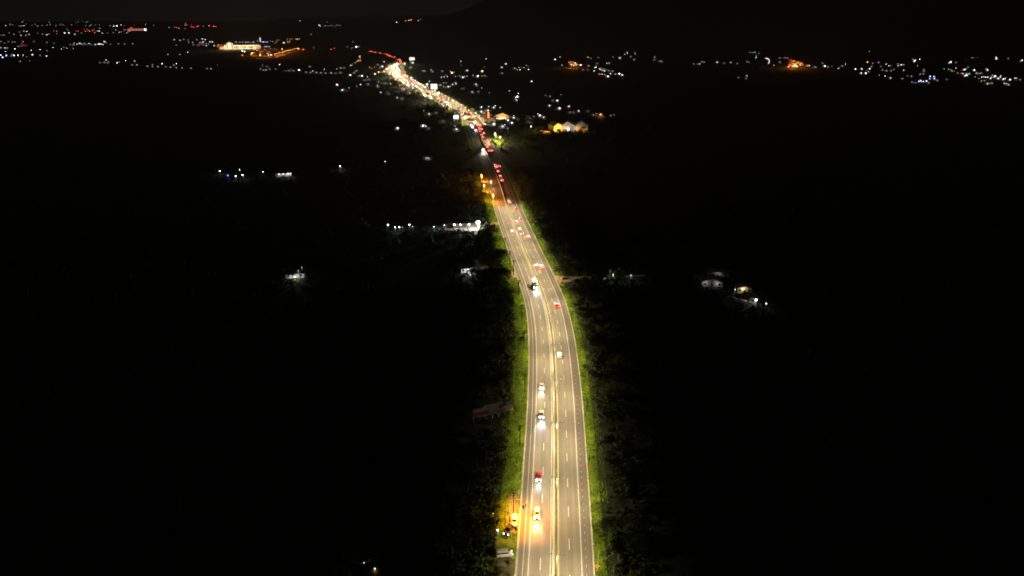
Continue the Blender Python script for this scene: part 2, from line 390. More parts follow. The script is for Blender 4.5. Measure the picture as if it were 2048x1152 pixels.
# ------------------------------------------------------------------ vegetation
def leaf_cloud(blobs, n, size, seed, flat=.5):
    r = np.random.default_rng(seed); v, f = [], []
    w = np.array([b[3]**2 for b in blobs]); w = w/w.sum()
    for _ in range(n):
        b = blobs[r.choice(len(blobs), p=w)]; d = r.normal(size=3); d /= np.linalg.norm(d)
        rad = b[3]*(.55+.45*r.random()**.5)*(1+.18*math.sin(5*d[0]+3*d[1]))
        c = np.array(b[:3])+d*rad*np.array((1, 1, .8)); nn = d*flat+r.normal(size=3)*.6; nn /= np.linalg.norm(nn)
        a = np.cross(nn, r.normal(size=3)); a /= np.linalg.norm(a); e = np.cross(nn, a); s = size*(.6+.8*r.random())
        k = len(v); v += [c-a*s*.9, c-e*s*.45, c+a*s*.9, c+e*s*.45]; f.append((k, k+1, k+2, k+3))
    return v, f
def tree_proto(seed, h, spread, leaves, size, lm):
    r = random.Random(seed); tb = MB(); fork = h*.42
    tb.tube([(0,0,-.2),(.05*h*.2,0,fork*.5),(0,.03*h,fork)], [.035*h, .026*h, .02*h], 7)
    blobs = []
    for k in range(r.randint(6, 9)):
        a = r.random()*6.28; q = spread*(.35+.55*r.random()); z = h*(.5+.38*r.random()); e = (q*math.cos(a), q*math.sin(a), z)
        tb.tube([(0,.03*h,fork*.9),(e[0]*.5,e[1]*.5,fork+(z-fork)*.6), e], [.014*h,.009*h,.003*h], 5)
        blobs.append((*e, spread*(.30+.25*r.random())))
    blobs.append((0, 0, h*.86, spread*.4))
    v, f = leaf_cloud(blobs, leaves, size, seed)
    return tb.data('trunk', M['bark']), mesh('crown', v, f, [lm])
def bush_proto(seed, h, leaves, size, lm):
    r = random.Random(seed); blobs = [(r.uniform(-.6,.6)*h, r.uniform(-.6,.6)*h, h*r.uniform(.25,.6), h*r.uniform(.3,.5)) for _ in range(5)]
    tb = MB()
    for b in blobs: tb.tube([(0,0,-.1),(b[0]*.6,b[1]*.6,b[2]*.6),b[:3]], [.05*h,.03*h,.01*h], 4)
    v, f = leaf_cloud(blobs, leaves, size, seed); return tb.data('stem', M['bark']), mesh('crown', v, f, [lm])
TREES = [tree_proto(20+k, hh, ss, 900, .36, M[lm]) for k, (hh, ss, lm) in enumerate([(7.5,3.4,'leaf'),(9,4.2,'leaf3'),(6,3.0,'leaf2'),(8.5,3.2,'leaf3'),(10.5,4.6,'leaf'),(7,4.0,'leaf3')])]
BUSHES = [bush_proto(60+k, hh, 320, .24, M[lm]) for k, (hh, lm) in enumerate([(1.6,'leaf'),(2.2,'leaf2'),(1.3,'leaf'),(2.6,'leaf3'),(1.9,'leaf2')])]
def tree(p, label, group, k=None, sc=1.0):
    tr, cr = TREES[rng.randrange(len(TREES)) if k is None else k]
    t = link('tree', None, None, p, rng.random()*6.28, [sc*rng.uniform(.85,1.15)]*3); tag(t, label, 'tree', group); link('trunk', tr, t); link('crown', cr, t); return t
def bush(p, label, group, sc=1.0):
    tr, cr = BUSHES[rng.randrange(len(BUSHES))]
    t = link('bush', None, None, p, rng.random()*6.28, [sc*rng.uniform(.8,1.25)]*3); tag(t, label, 'bush', group); link('stem', tr, t); link('crown', cr, t); return t
CLEAR = [at(*p) for p in [(1122,557),(1140,558),(1026,550),(988,447),(1010,1130),(1000,1100),(1015,1060),(1036,1035),(1036,1005),(985,820),(1010,815),(985,840),(1025,825),(1034,820),(1030,835),(1000,838),(960,846),(1020,842)]]
def free(p, r=9.0): return all((p.x-q.x)**2+(p.y-q.y)**2 > r*r for q in CLEAR)
sA, sB = s_of_D(118), s_of_D(640)
for side, base, n in ((-1, 20.0, 96), (1, 17.5, 92)):
    for k in range(n):
        s = sA+(sB-sA)*((k+rng.random())/n); u = base+rng.random()**1.5*13 + 2.0*math.sin(s*.045+side)
        p = P(s, side*u if side < 0 else u+2.5, -.1)
        if free(p, 13): tree(p, 'dark leafy tree behind the %s grass verge of the near highway' % ('left' if side < 0 else 'right'), 'trees behind the %s verge' % ('left' if side < 0 else 'right'), sc=rng.uniform(.62, 1.0))
for side, n in ((-1, 120), (1, 120)):
    for k in range(n):
        s = sA+(sB-sA)*((k+rng.random())/n); u = (16.6 if side < 0 else 13.4)+rng.random()**.7*6.0+1.2*math.sin(s*.06)
        p = P(s, side*u if side < 0 else u+1.8, -.1)
        if free(p, 7): bush(p, 'low leafy bush at the inner edge of the %s grass verge' % ('left' if side < 0 else 'right'), 'bushes on the %s verge' % ('left' if side < 0 else 'right'), rng.uniform(.5, 1.0))
for k in range(110):                                                # tufty growth out on the verges
    side = -1 if k % 2 else 1; s = rng.uniform(sA, sB); u = rng.uniform(11.4, 16.5) if side < 0 else rng.uniform(13.3, 15.8); p = P(s, side*u, -.1)
    if free(p, 6): bush(p, 'small clump of weeds out on the %s grass verge' % ('left' if side < 0 else 'right'), 'weed clumps on the %s verge' % ('left' if side < 0 else 'right'), rng.uniform(.22, .5))
# grass of the verges and the median: blades nobody could count
def grass_strip(u0, u1, s0, s1, per, hgt):
    n = int((u1-u0)*(s1-s0)*per); ss = nrg.uniform(s0, s1, n); uu = nrg.uniform(u0, u1, n); v = np.zeros((n, 3, 3)); ok = np.ones(n, bool)
    i = (ss/2).astype(int).clip(0, NS-2); base = ax[i]+tn[i]*(ss-i*2)[:, None]+np.stack([tn[i][:, 1], -tn[i][:, 0]], 1)*uu[:, None]
    for q in CLEAR[:6]: ok &= ((base[:, 0]-q.x)**2+(base[:, 1]-q.y)**2) > 25
    a = nrg.uniform(0, 6.28, n); h = hgt*nrg.uniform(.4, 1.3, n)*(1+.5*np.sin(ss*.31)*np.sin(uu*1.7)); w = .09+.1*nrg.random(n)
    v[:, 0, :2] = base+np.stack([np.cos(a), np.sin(a)], 1)*w[:, None]; v[:, 1, :2] = base-np.stack([np.cos(a), np.sin(a)], 1)*w[:, None]
    lean = nrg.normal(size=(n, 2))*.35*h[:, None]; v[:, 2, :2] = base+lean; v[:, :2, 2] = -.09; v[:, 2, 2] = h
    return v[ok]
G = np.concatenate([grass_strip(-19.5, -10.6, sA-20, sB, 9, .42), grass_strip(12.7, 16.2, sA-20, sB, 9, .42), grass_strip(16.2, 18.5, sA-20, sB, 3, .5)]).reshape(-1, 3)
me = bpy.data.meshes.new('grass'); k = len(G)//3
me.vertices.add(len(G)); me.vertices.foreach_set('co', G.ravel()); me.loops.add(len(G)); me.loops.foreach_set('vertex_index', np.arange(len(G), dtype=np.int32))
me.polygons.add(k); me.polygons.foreach_set('loop_start', np.arange(0, 3*k, 3, dtype=np.int32)); me.update(calc_edges=True); me.materials.append(M['grass'])
tag(link('grass', me), 'long bright green grass on the verges beside the highway', 'grass', kind='stuff')

# ------------------------------------------------------------------ utility poles and unlit posts
up_me = MB().tube([(0,0,0),(0,0,9.5)], [.19,.13], 8).data('pole', M['dark_wood'])
xa_me = MB().box(-1.2,1.2,-.06,.06,8.8,8.95).box(-.9,.9,-.05,.05,8.0,8.12).data('crossarm', M['dark_wood'])
is_me = MB().tube([(0,0,0),(0,0,.1),(0,0,.28)], [.06,.09,.04], 6).data('insulator', M['rust_metal'])
tf_me = MB().tube([(0,0,0),(0,0,.9)], .28, 10).tube([(.12,0,.9),(.12,0,1.1)], .05, 5).data('transformer', M['rust_metal'])
UP = [(1010,475),(1020,502),(1027,521),(1038,560),(1044,609),(1048,660),(1050,747),(1040,850),(1027,985)]
wires = []
for k, (x, y) in enumerate(UP):
    p = at(x, y, 9.3); s, u = su(p); p = P(s, min(max(u, -17), -11.6), 0)
    t = link('utility_pole', None, None, p, ang(s)+math.pi/2); tag(t, 'dark wooden crossarm utility pole on left verge, %s counted from the orange lamp' % ['ninth','eighth','seventh','sixth','fifth','fourth','third','second','first'][k], 'utility pole', 'utility poles on the left verge')
    link('pole', up_me, t); a = link('crossarm', xa_me, t)
    for q in (-1.1, -.4, .4, 1.1): link('insulator', is_me, a, (q, 0, 8.95))
    if k % 2 == 1: link('transformer', tf_me, t, (.45, 0, 6.9))
    wires.append((t.location.copy(), ang(s)+math.pi/2))
for q in (-1.1, 1.1):
    b = MB()
    for (p, a), (p2, a2) in zip(wires, wires[1:]):
        c1 = p+Vector((math.cos(a)*q, math.sin(a)*q, 9.2)); c2 = p2+Vector((math.cos(a2)*q, math.sin(a2)*q, 9.2))
        b.tube([c1.lerp(c2, i/6)-Vector((0,0,.9*math.sin(math.pi*i/6))) for i in range(7)], .014, 4, False)
    tag(b.build('overhead_wire', M['rust_metal']), 'thin overhead wire strung on the %s ends of the utility pole crossarms' % ('outer' if q > 0 else 'inner'), 'wire')
post_me = MB().tube([(0,0,0),(0,0,9.0)], [.11,.06], 7).data('pole', M['concrete'])
cap_me = MB().tube([(0,0,8.9),(0,.5,9.15),(0,1.4,9.25)], .045, 5).box(-.14,.14,1.3,1.9,9.2,9.33).data('arm', M['steel'])
for x, y in [(1035,372),(1046,403),(1060,437),(1078,478),(1097,510),(1113,531),(1146,622),(1159,700),(1168,785),(1178,893),(1193,1090)]:
    p = at(x, y, 9.0); s, u = su(p); t = link('lamp_post', None, None, P(s, min(max(u, 13.4), 17), -.05), ang(s)); tag(t, 'slim pale unlit lamp post standing in the right grass verge', 'lamp post', 'unlit posts on the right verge')
    link('pole', post_me, t); link('arm', cap_me, t)
def diamond(px, py, label):
    p = at(px, py, 2.2); s, u = su(p); t = link('warning_sign', None, None, P(s, max(u, 13.2), -.05), ang(s)-math.pi/2); tag(t, label, 'road sign', 'yellow warning signs on the right verge')
    MB().tube([(0,0,0),(0,0,2.9)], .04, 6).build('post', M['steel'], t)
    b = MB().poly([(0,-.06,1.35),(.75,-.06,2.1),(0,-.06,2.85),(-.75,-.06,2.1)]).poly([(0,-.04,1.35),(-.75,-.04,2.1),(0,-.04,2.85),(.75,-.04,2.1)]); b.build('sign_plate', M['sign_yellow'], t)
    MB().poly([(-.06,-.065,1.75),(.06,-.065,1.75),(.06,-.065,2.2),(-.06,-.065,2.2)]).poly([(-.2,-.065,2.2),(.2,-.065,2.2),(0,-.065,2.5)]).build('arrow', M['sign_black'], t)
diamond(1180, 931, 'yellow diamond warning sign on the right verge level with the red car')
diamond(1194, 1131, 'yellow diamond warning sign on the right verge at the bottom of the picture')
mk_me = MB().box(-.06,.06,-.06,.06,0,1.0).data('marker_post', M['white_paint'])
for x, y in [(1173,926),(1184,977),(1114,536),(1179,1018)]:
    p = at(x, y, .6); tag(link('marker_post', mk_me, None, p), 'short white marker post in the right grass verge', 'marker post', 'white marker posts')

# ------------------------------------------------------------------ billboard
bl, br = at(945, 846), at(1025, 828)
bw = (br-bl).length; ba = math.atan2(br.y-bl.y, br.x-bl.x)
bb = link('billboard', None, None, bl, ba); tag(bb, 'long dim roadside billboard with red and pale panels among the trees', 'billboard')
BZ0, BZ1 = 3.0, 5.9
for k in range(7):
    x = .6+(bw-1.2)*k/6; MB().tube([(x,.25,0),(x,.25,BZ1-.2)], .13, 7).build('leg', M['steel'], bb)
    MB().tube([(x,.3,BZ1-1),(x,2.2,0)], .06, 5).build('brace', M['steel'], bb)
cols = {'red': mat('print_red', (.52,.13,.11), .6), 'black': mat('print_black', (.03,.03,.035), .6), 'pale': mat('print_pale', (.80,.77,.70), .6), 'cream': mat('print_cream', (.85,.72,.52), .6), 'green': mat('print_green', (.55,.68,.58), .6), 'grey': mat('print_grey', (.62,.61,.58), .6)}
for a, b_, cc in ((0,.42,'red'),(.42,.60,'grey'),(.60,.86,'cream'),(.86,1,'green')):
    x0, x1 = bw*a+.03, bw*b_-.03; MB().box(x0,x1,-.05,.12,BZ0,BZ1).build('panel', cols[cc], bb)
pr = MB()                                                           # the print: illegible pale lettering and a dark picture
for k in range(9):
    x = bw*.02+k*bw*.022; pr.box(x, x+bw*.016, -.112, -.102, BZ1-1.15+.12*(k % 3), BZ1-.55+.1*(k % 2))
for k in range(7):
    x = bw*.24+k*bw*.022; pr.box(x, x+bw*.013, -.112, -.102, BZ1-1.2, BZ1-.5-.12*(k % 2))
for k in range(6):
    x = bw*.49+k*bw*.024; z = BZ0+1.6+.15*math.sin(k*2.1); x = x-bw*.06; pr.quad((x,-.06,z-.6),(x+bw*.008,-.06,z-.65),(x+bw*.018,-.06,z+.6),(x+bw*.009,-.06,z+.75))
    pr.quad((x+bw*.004,-.062,z-.3),(x+bw*.024,-.062,z-.1),(x+bw*.024,-.062,z+.12),(x+bw*.004,-.062,z-.08))
pr.quad((bw*.885,-.06,BZ0+.4),(bw*.985,-.06,BZ0+.4),(bw*.985,-.06,BZ0+1.1),(bw*.885,-.06,BZ0+1.1)).build('lettering', cols['pale'], bb)
dk = MB()
for k in range(11):
    x = bw*(.665+.016*k); z = BZ0+1.5+1.1*math.sin(k*1.7+.4)*.5+k*.12; dk.poly([(x+.45*math.cos(q)*(1+.3*math.sin(3*q+k)), -.058-.002*(k % 3), z+.42*math.sin(q)) for q in [i*.785 for i in range(8)]])
dk.build('picture', cols['black'], bb)
rd = MB()
for k in range(5): x = bw*(.87+.026*k); rd.poly([(x+.4*math.cos(q), -.068-.002*(k % 2), BZ1-.75+.28*math.sin(q)) for q in [i*1.047 for i in range(6)]])
rd.build('emblem', cols['red'], bb)
MB().box(0, bw, -.12, .18, BZ1, BZ1+.1).box(0, bw, -.12, .18, BZ0-.1, BZ0).build('frame', M['steel'], bb)
MB().box(bw*.02, bw*.40, -.1, -.055, BZ1-1.6, BZ1-.1).build('pale_strip', cols['grey'], bb)
MB().box(bw*.28, bw*.75, -.2, .2, BZ1+.1, BZ1+.75, .4).build('top_extension', cols['pale'], bb)
MB().box(0, bw, -1.0, -.2, BZ0-.35, BZ0-.28).build('catwalk', M['steel'], bb)

# ------------------------------------------------------------------ vehicles
def loft(prof, hw, inset=.0):
    """side profile (y along the car, z up) swept across the width with softened shoulders"""
    n = len(prof); v, f = [], []
    xs = [(-hw, .0), (-hw*.92, 1.0), (hw*.92, 1.0), (hw, .0)]
    zm = max(z for _, z in prof)
    for x, e in xs:
        for y, z in prof: v.append((x, y*(1 if e else .985), z if z < .45 else z-(.0 if e else .05)))
    for a in range(3):
        for k in range(n): f.append((a*n+k, a*n+(k+1) % n, (a+1)*n+(k+1) % n, (a+1)*n+k))
    f.append(tuple(range(n))[::-1]); f.append(tuple(3*n+k for k in range(n))); return v, f
WHEEL = MB().tube([(-.11,0,0),(.11,0,0)], .33, 12).data('tyre', M['tyre'])
RIM = MB().tube([(-.118,0,0),(.118,0,0)], .2, 8).data('rim', M['rim'])
HEADL = emis((.95,.92,1.0), 110); TAILL = emis((1.0,.05,.03), 14); BRAKE = emis((1.0,.06,.04), 26); MARK = emis((1.0,.45,.08), 10)
def vehicle_meshes(kind):
    """front of the vehicle points to +y"""
    d = {}
    if kind == 'sedan':
        b = [(-2.2,.35),(-2.25,.75),(-2.1,.95),(-1.3,1.0),(1.0,.95),(2.0,.82),(2.2,.6),(2.2,.32)]; g = [(-1.55,.97),(-.95,1.38),(.25,1.42),(1.05,.94)]; L, w = 2.22, .86; wb = (1.35,-1.35)
    elif kind == 'suv':
        b = [(-2.25,.4),(-2.3,.85),(-2.2,1.08),(1.0,1.06),(2.05,1.0),(2.3,.75),(2.3,.38)]; g = [(-2.15,1.07),(-1.9,1.68),(.3,1.72),(1.15,1.05)]; L, w = 2.28, .92; wb = (1.45,-1.4)
    elif kind == 'van':
        b = [(-2.4,.4),(-2.45,1.0),(-2.4,1.2),(1.5,1.2),(2.2,.95),(2.35,.7),(2.35,.38)]; g = [(-2.38,1.19),(-2.3,1.95),(1.0,1.98),(1.75,1.18)]; L, w = 2.4, .95; wb = (1.55,-1.5)
    elif kind == 'pickup':
        b = [(-2.6,.45),(-2.65,.95),(-2.6,1.05),(.9,1.08),(2.2,1.05),(2.5,.8),(2.5,.42)]; g = [(-.75,1.05),(-.6,1.72),(.5,1.74),(1.2,1.07)]; L, w = 2.52, .95; wb = (1.65,-1.6)
    v, f = loft(b, w); d['body'] = (v, f)
    v, f = loft(g, w*.9); d['cabin'] = (v, f)
    y0, y1, y2, y3 = [p[0] for p in g]; z0, z1, z2, z3 = [p[1] for p in g]; c = w*.74
    def pane(ya, za, yb, zb, o): 
        t0, t1 = .14, .9; A = (ya+(yb-ya)*t0, za+(zb-za)*t0); B = (ya+(yb-ya)*t1, za+(zb-za)*t1)
        return [(-c, A[0]+o, A[1]+.012), (c, A[0]+o, A[1]+.012), (c*.92, B[0]+o, B[1]+.012), (-c*.92, B[0]+o, B[1]+.012)]
    d['windscreen'] = (pane(y3, z3, y2, z2, .012), [(0,1,2,3)]); d['rear_window'] = (pane(y0, z0, y1, z1, -.012)[::-1], [(0,1,2,3)])
    sx = w*.9+.006; sv = [(y0+(y1-y0)*.3+.12, z0+.1), (y3+(y2-y3)*.3-.12, z3+.1), (y2-.06, z2-.12), (y1+.06, z1-.12)]
    d['side_window'] = ([(-sx, y, z) for y, z in sv]+[(sx, y, z) for y, z in sv], [(0,3,2,1), (4,5,6,7)])
    return d, L, w, wb, b
KIT = {}
for kd in ('sedan', 'suv', 'van', 'pickup'):
    d, L, w, wb, b = vehicle_meshes(kd); K = {}
    for nm in d: K[nm] = mesh(nm, *d[nm], [PAINT['white'] if nm in ('body', 'cabin') else M['glass']])
    zl = b[-2][1]+.06
    K['headlight'] = MB().box(-.17,.17,-.20,.10,-.16,.16,.03,.03).data('headlight', M['glass']); K['tail_light'] = MB().box(-.2,.2,-.06,.10,-.13,.13,.02,.01).data('tail_light', M['glass'])
    K['bumper'] = MB().box(-w*.95,w*.95,L-.12,L+.08,.3,.52,.05,.03).box(-w*.95,w*.95,-L-.08,-L+.12,.32,.55,.05,.03).data('bumper', M['trim'])
    KIT[kd] = (K, L, w, wb, zl)
def slot(o, m):
    o.material_slots[0].link = 'OBJECT'; o.material_slots[0].material = m; return o
head_spot = bpy.data.lights.new('headlight_beam', 'SPOT'); head_spot.energy = 8500; head_spot.color = (.93,.95,1.0); head_spot.spot_size = R(58); head_spot.spot_blend = 1.0; head_spot.shadow_soft_size = .2
def car(kind, loc, rz, paint, label, group=None, cat='car', head=None, tail=None, beam=False, simple=False):
    K, L, w, wb, zl = KIT[kind]
    t = link('car' if kind in ('sedan', 'suv') else ('pickup_truck' if kind == 'pickup' else 'van'), None, None, loc, rz-math.pi/2); tag(t, label, cat, group)
    slot(link('body', K['body'], t), PAINT[paint]); slot(link('cabin', K['cabin'], t), PAINT[paint])
    for nm in ('windscreen', 'rear_window') + (() if simple else ('side_window', 'bumper')): link(nm, K[nm], t)
    for sx in (-1, 1):
        slot(link('headlight', K['headlight'], t, (sx*(w-.2), L-.03, zl)), head or M['rim'])
        slot(link('tail_light', K['tail_light'], t, (sx*(w-.2), -L, zl+.08)), tail or PAINT['red'])
        if not simple:
            for yy in wb:
                q = link('wheel', WHEEL, t, (sx*(w-.1), yy, .33)); link('rim', RIM, q)
    if beam:
        sp_ = head_spot
        if beam is not True: sp_ = head_spot.copy(); sp_.energy *= beam[0]; sp_.color = beam[1]
        o = link('headlight_beam', sp_, t, (0, L+.25, zl+.05)); o.rotation_euler = (R(85), 0, 0)
    return t
LANES = (-5.0, -1.75, 3.7, 7.1)
def place(px, py, lane=None):
    p = at(px, py, .7); s, u = su(p); ln = min(LANES, key=lambda q: abs(q-u)) if lane is None else lane
    return s, u, ln
NEAR = [ # px, py, kind, paint, coming towards us, label
 (1083,772,'sedan','silver',1,'pale car with bright headlights, third oncoming car from the bottom of the picture'),
 (1083,829,'suv','silver',1,'silver oncoming car with white light pooled on the road before it'),
 (1078,952,'sedan','red',1,'dark red oncoming car with two bright headlights'),
 (1074,1027,'suv','silver',1,'oncoming car with bright headlights passing the orange lit truck'),
 (1024,461,'sedan','white',1,'small white oncoming car on the upper lit stretch'),
 (1119,711,'van','white',0,'plain white van driving away beside the median'),
 (1113,611,'suv','red',0,'red glowing car driving away alone in the outer lane'),
 (1083,533,'sedan','beige',0,'pale car driving away in the outer lane level with the track mouth'),
 (1073,532,'sedan','beige',0,'pale car driving away in the inner lane level with the track mouth'),
 (1045,469,'sedan','red',0,'red tail lit car in the inner lane behind the white car'),
 (1057,474,'sedan','grey',0,'red tail lit car in the outer lane, rearmost of its group'),
 (1040,458,'sedan','white',0,'white car with dim lights driving away in the inner lane'),
 (1036,444,'sedan','grey',0,'red tail lit car in the inner lane ahead of the white car'),
 (1042,438,'sedan','red',0,'red tail lit car in the outer lane ahead of the white car'),
 (1033,417,'suv','black',0,'lone red tail lit car at the upper end of the lit stretch'),
 (1015,404,'suv','white',0,'pink glowing car under the last lit median lamp')]
for px, py, kd, pt, on, lb in NEAR:
    s, u, ln = place(px, py)
    if on: car(kd, P(s, u if -7.5 < u < -1.0 else ln, 0), ang(s)+math.pi, pt, lb, 'oncoming traffic', head=HEADL if pt != 'white' else emis((1,1,1), 6), tail=TAILL, beam={829: (2.6, (.85,.88,1.0)), 772: (1.7, (1.0,.84,.62)), 461: False}.get(py, True))
    else: car(kd, P(s, u if 2.9 < u < 8.2 else ln, 0), ang(s), pt, lb, 'traffic driving away', head=HEADL, tail=BRAKE if py not in (711, 458) else emis((1, .1, .06), 1.5), beam=py in (611, 404, 417), cat='van' if kd == 'van' else 'car')
QUEUE = [(1002,360,'suv'),(996,351,'sedan'),(993,342,'sedan'),(1000,343,'sedan'),(998,332,'suv'),(994,330,'sedan'),(989,334,'sedan'),(976,301,'suv'),(972,294,'sedan'),(973,289,'sedan'),(977.6,285,'sedan'),(970,282,'sedan'),(965,274,'sedan'),(963.6,269,'suv'),(962,258,'sedan'),(958,250,'sedan'),(952,242,'sedan'),(942.5,234,'suv'),(934,222,'sedan'),(922,219,'sedan')]
_q = s_of_D(800)
while _q < s_of_D(1085):
    for _l in (3.7, 7.1):
        if rng.random() < .5: _p = P(_q+rng.uniform(-3, 3), _l, .7); _x, _y, _ = pix(_p.x, _p.y, .7); QUEUE.append((_x, _y, 'sedan'))
    _q += 13
QUEUE = [q for i, q in enumerate(QUEUE) if all((place(*q[:2])[0]-place(*r[:2])[0])**2+9*(place(*q[:2])[2]-place(*r[:2])[2])**2 > 36 for r in QUEUE[:i])]
for k, (px, py, kd) in enumerate(QUEUE):
    s, u, ln = place(px, py); ln = ln if ln > 0 else 3.7
    car(kd, P(s, ln, 0), ang(s), ['silver','white','grey','red'][k % 4], 'red tail lit car queuing on the dark stretch of the highway', 'cars queuing on the dark stretch', head=HEADL, tail=emis((1,.05,.03), 64), beam=k % 2 == 0, simple=True)
for k, (px, py) in enumerate([(945,250),(947.5,260),(941,253),(930,238),(929,231),(921,226)]):
    s, u, ln = place(px, py); ln = -1.75 if k % 2 else -5.0
    car('suv' if k % 2 else 'sedan', P(s, ln, 0), ang(s)+math.pi, 'white', 'oncoming car with glaring white headlights at the edge of the far town', 'oncoming cars at the far town edge', head=emis((1.0,.92,.95), 64), tail=TAILL, beam=True, simple=True)
s = s_of_D(1090); k = 0
while s < SMAX-60:
    for ln, on in ((-5.0, 1), (-1.75, 1), (3.7, 0), (7.1, 0)):
        if s > S_TIP and on: continue
        if rng.random() < (.42 if s < S_TIP else .5):
            q = s+rng.uniform(-7, 7)
            car(rng.choice(['sedan', 'suv', 'van']), P(q, ln, 0), ang(q)+(math.pi if on else 0), rng.choice(list(PAINT)), 'tiny oncoming car with lit headlights on the far town highway' if on else 'tiny car showing red tail lights on the far town highway',
                'far oncoming cars' if on else 'far cars driving away', head=emis((1.0,.86,.78), 40), tail=emis((1,.05,.03), 50 if q < S_TIP else 80), simple=True)
    s += 22
# lorry
s, u, ln = place(1068.5, 571); t = link('lorry', None, None, P(s, -1.9, 0), ang(s)+math.pi/2); tag(t, 'white box lorry with headlights on, oncoming on the middle of the lit stretch', 'lorry')
MB().box(-1.2,1.2,-4.2,1.9,.95,3.55).build('cargo_box', PAINT['white'], t)
MB().box(-1.1,1.1,2.1,3.95,.5,2.55,.06,.12).build('cab', PAINT['white'], t)
MB().quad((-.98,3.94,1.55),(.98,3.94,1.55),(.92,3.86,2.35),(-.92,3.86,2.35)).build('windscreen', M['glass'], t)
MB().box(-.5,.5,-4.1,3.8,.45,.94).build('chassis', M['trim'], t)
for sx in (-1, 1):
    for yy in (3.0, -2.2, -3.3): w_ = link('wheel', WHEEL, t, (sx*1.0, yy, .48), 0, (1.6, 1.45, 1.45)); link('rim', RIM, w_)
    slot(link('headlight', KIT['van'][0]['headlight'], t, (sx*.85, 3.95, .95)), emis((.85,.92,1.0), 45))
o = link('headlight_beam', head_spot.copy(), t, (0, 4.3, 1.0)); o.data.energy = 26000; o.rotation_euler = (R(72), 0, 0)
# bus on the dark stretch
s, u, ln = place(962.5, 300); t = link('bus', None, None, P(s, -3.0, 0), ang(s)+math.pi/2); tag(t, 'oncoming bus with glaring white lights on the dark stretch', 'bus')
MB().box(-1.25,1.25,-5.5,5.5,.5,3.2,.08,.1).build('body', PAINT['white'], t)
MB().quad((-1.1,5.51,1.3),(1.1,5.51,1.3),(1.08,5.47,2.6),(-1.08,5.47,2.6)).build('windscreen', emis((.9,.95,1.0), 3), t)
MB().quad((-1.0,5.47,2.65),(1.0,5.47,2.65),(1.0,5.44,3.0),(-1.0,5.44,3.0)).build('destination_sign', emis((1,1,1), 10), t)
for sx in (-1, 1):
    MB().quad((sx*1.256,-5,1.6),(sx*1.256,4.8,1.6),(sx*1.215,4.8,2.6),(sx*1.215,-5,2.6)).build('side_window', M['glass'], t)
    for yy in (3.6, -3.3): w_ = link('wheel', WHEEL, t, (sx*1.05, yy, .48), 0, (1.6, 1.45, 1.45)); link('rim', RIM, w_)
    slot(link('headlight', KIT['van'][0]['headlight'], t, (sx*.9, 5.52, .95)), emis((.95,.97,1.0), 128))
o = link('headlight_beam', head_spot.copy(), t, (0, 5.9, 1.0)); o.data.energy = 60000; o.data.color = (1.0,.86,.66); o.rotation_euler = (R(78), 0, 0)
# roadside stop with the orange lamp
pk = at(1039, 1042, .6); s, u = su(pk)
car('pickup', P(s, -11.9, 0), ang(s)+math.pi, 'white', 'orange lit pickup truck parked under the lamp beside the highway', cat='truck', head=M['rim'], tail=PAINT['red'])
wp = at(1009, 1106, .9); car('van', wp, R(8), 'silver', 'pale van with dark side parked in the bay at the bottom', cat='van', head=emis((1,1,1), 2), tail=PAINT['red'])
dp = at(1017, 1060, .6); car('suv', dp, R(250), 'black', 'black car with one headlight on beside the orange lit truck', cat='car', head=emis((1,1,1), 5), tail=TAILL)
car('sedan', at(1130, 557, .6), R(20), 'black', 'car showing red tail lights waiting in the mouth of the dirt track', cat='car', head=None, tail=emis((1,.05,.03), 8))
for n_, (x, y, c, lb) in enumerate([(995.5, 1058, 'w', 'small white lamp on a short post at the dark end of the parking bay'), (986, 1025, 'g', 'faint small lamp in the dark behind the orange lamp')]):
    lamp_post(x, y, 2.4, c, 60 if n_ == 0 else 0, lb, 'small lamps by the parking bay', .16 if n_ == 0 else .1, 30 if n_ == 0 else 3)
lp = wires[-1][0]; la = wires[-1][1]                                # sodium lamp on the last utility pole, arm towards the road
t = link('street_lamp', None, None, P(su(lp)[0]-2.0, -13.3, 0), ang(su(lp)[0])); tag(t, 'orange sodium street lamp over the parked pickup truck', 'street lamp')
MB().tube([(0,0,0),(0,0,8.0)], [.12,.07], 7).build('pole', M['steel'], t); MB().tube([(0,0,7.8),(0,-1.6,8.15),(0,-3.6,8.2)], .05, 6).build('arm', M['steel'], t)
hd = MB().box(-.2,.2,-4.3,-3.5,8.1,8.3,.05,.06).build('lamp_head', M['steel'], t); MB().quad((-.15,-4.22,8.094),(-.15,-3.58,8.094),(.15,-3.58,8.094),(.15,-4.22,8.094)).build('lens', emis((1,.5,.1), 14), hd)
link('lamp_light', batwing('sodium_light', 26000, (1.0,.34,.02), 1.7, .60), t, (0,-3.9,8.0))

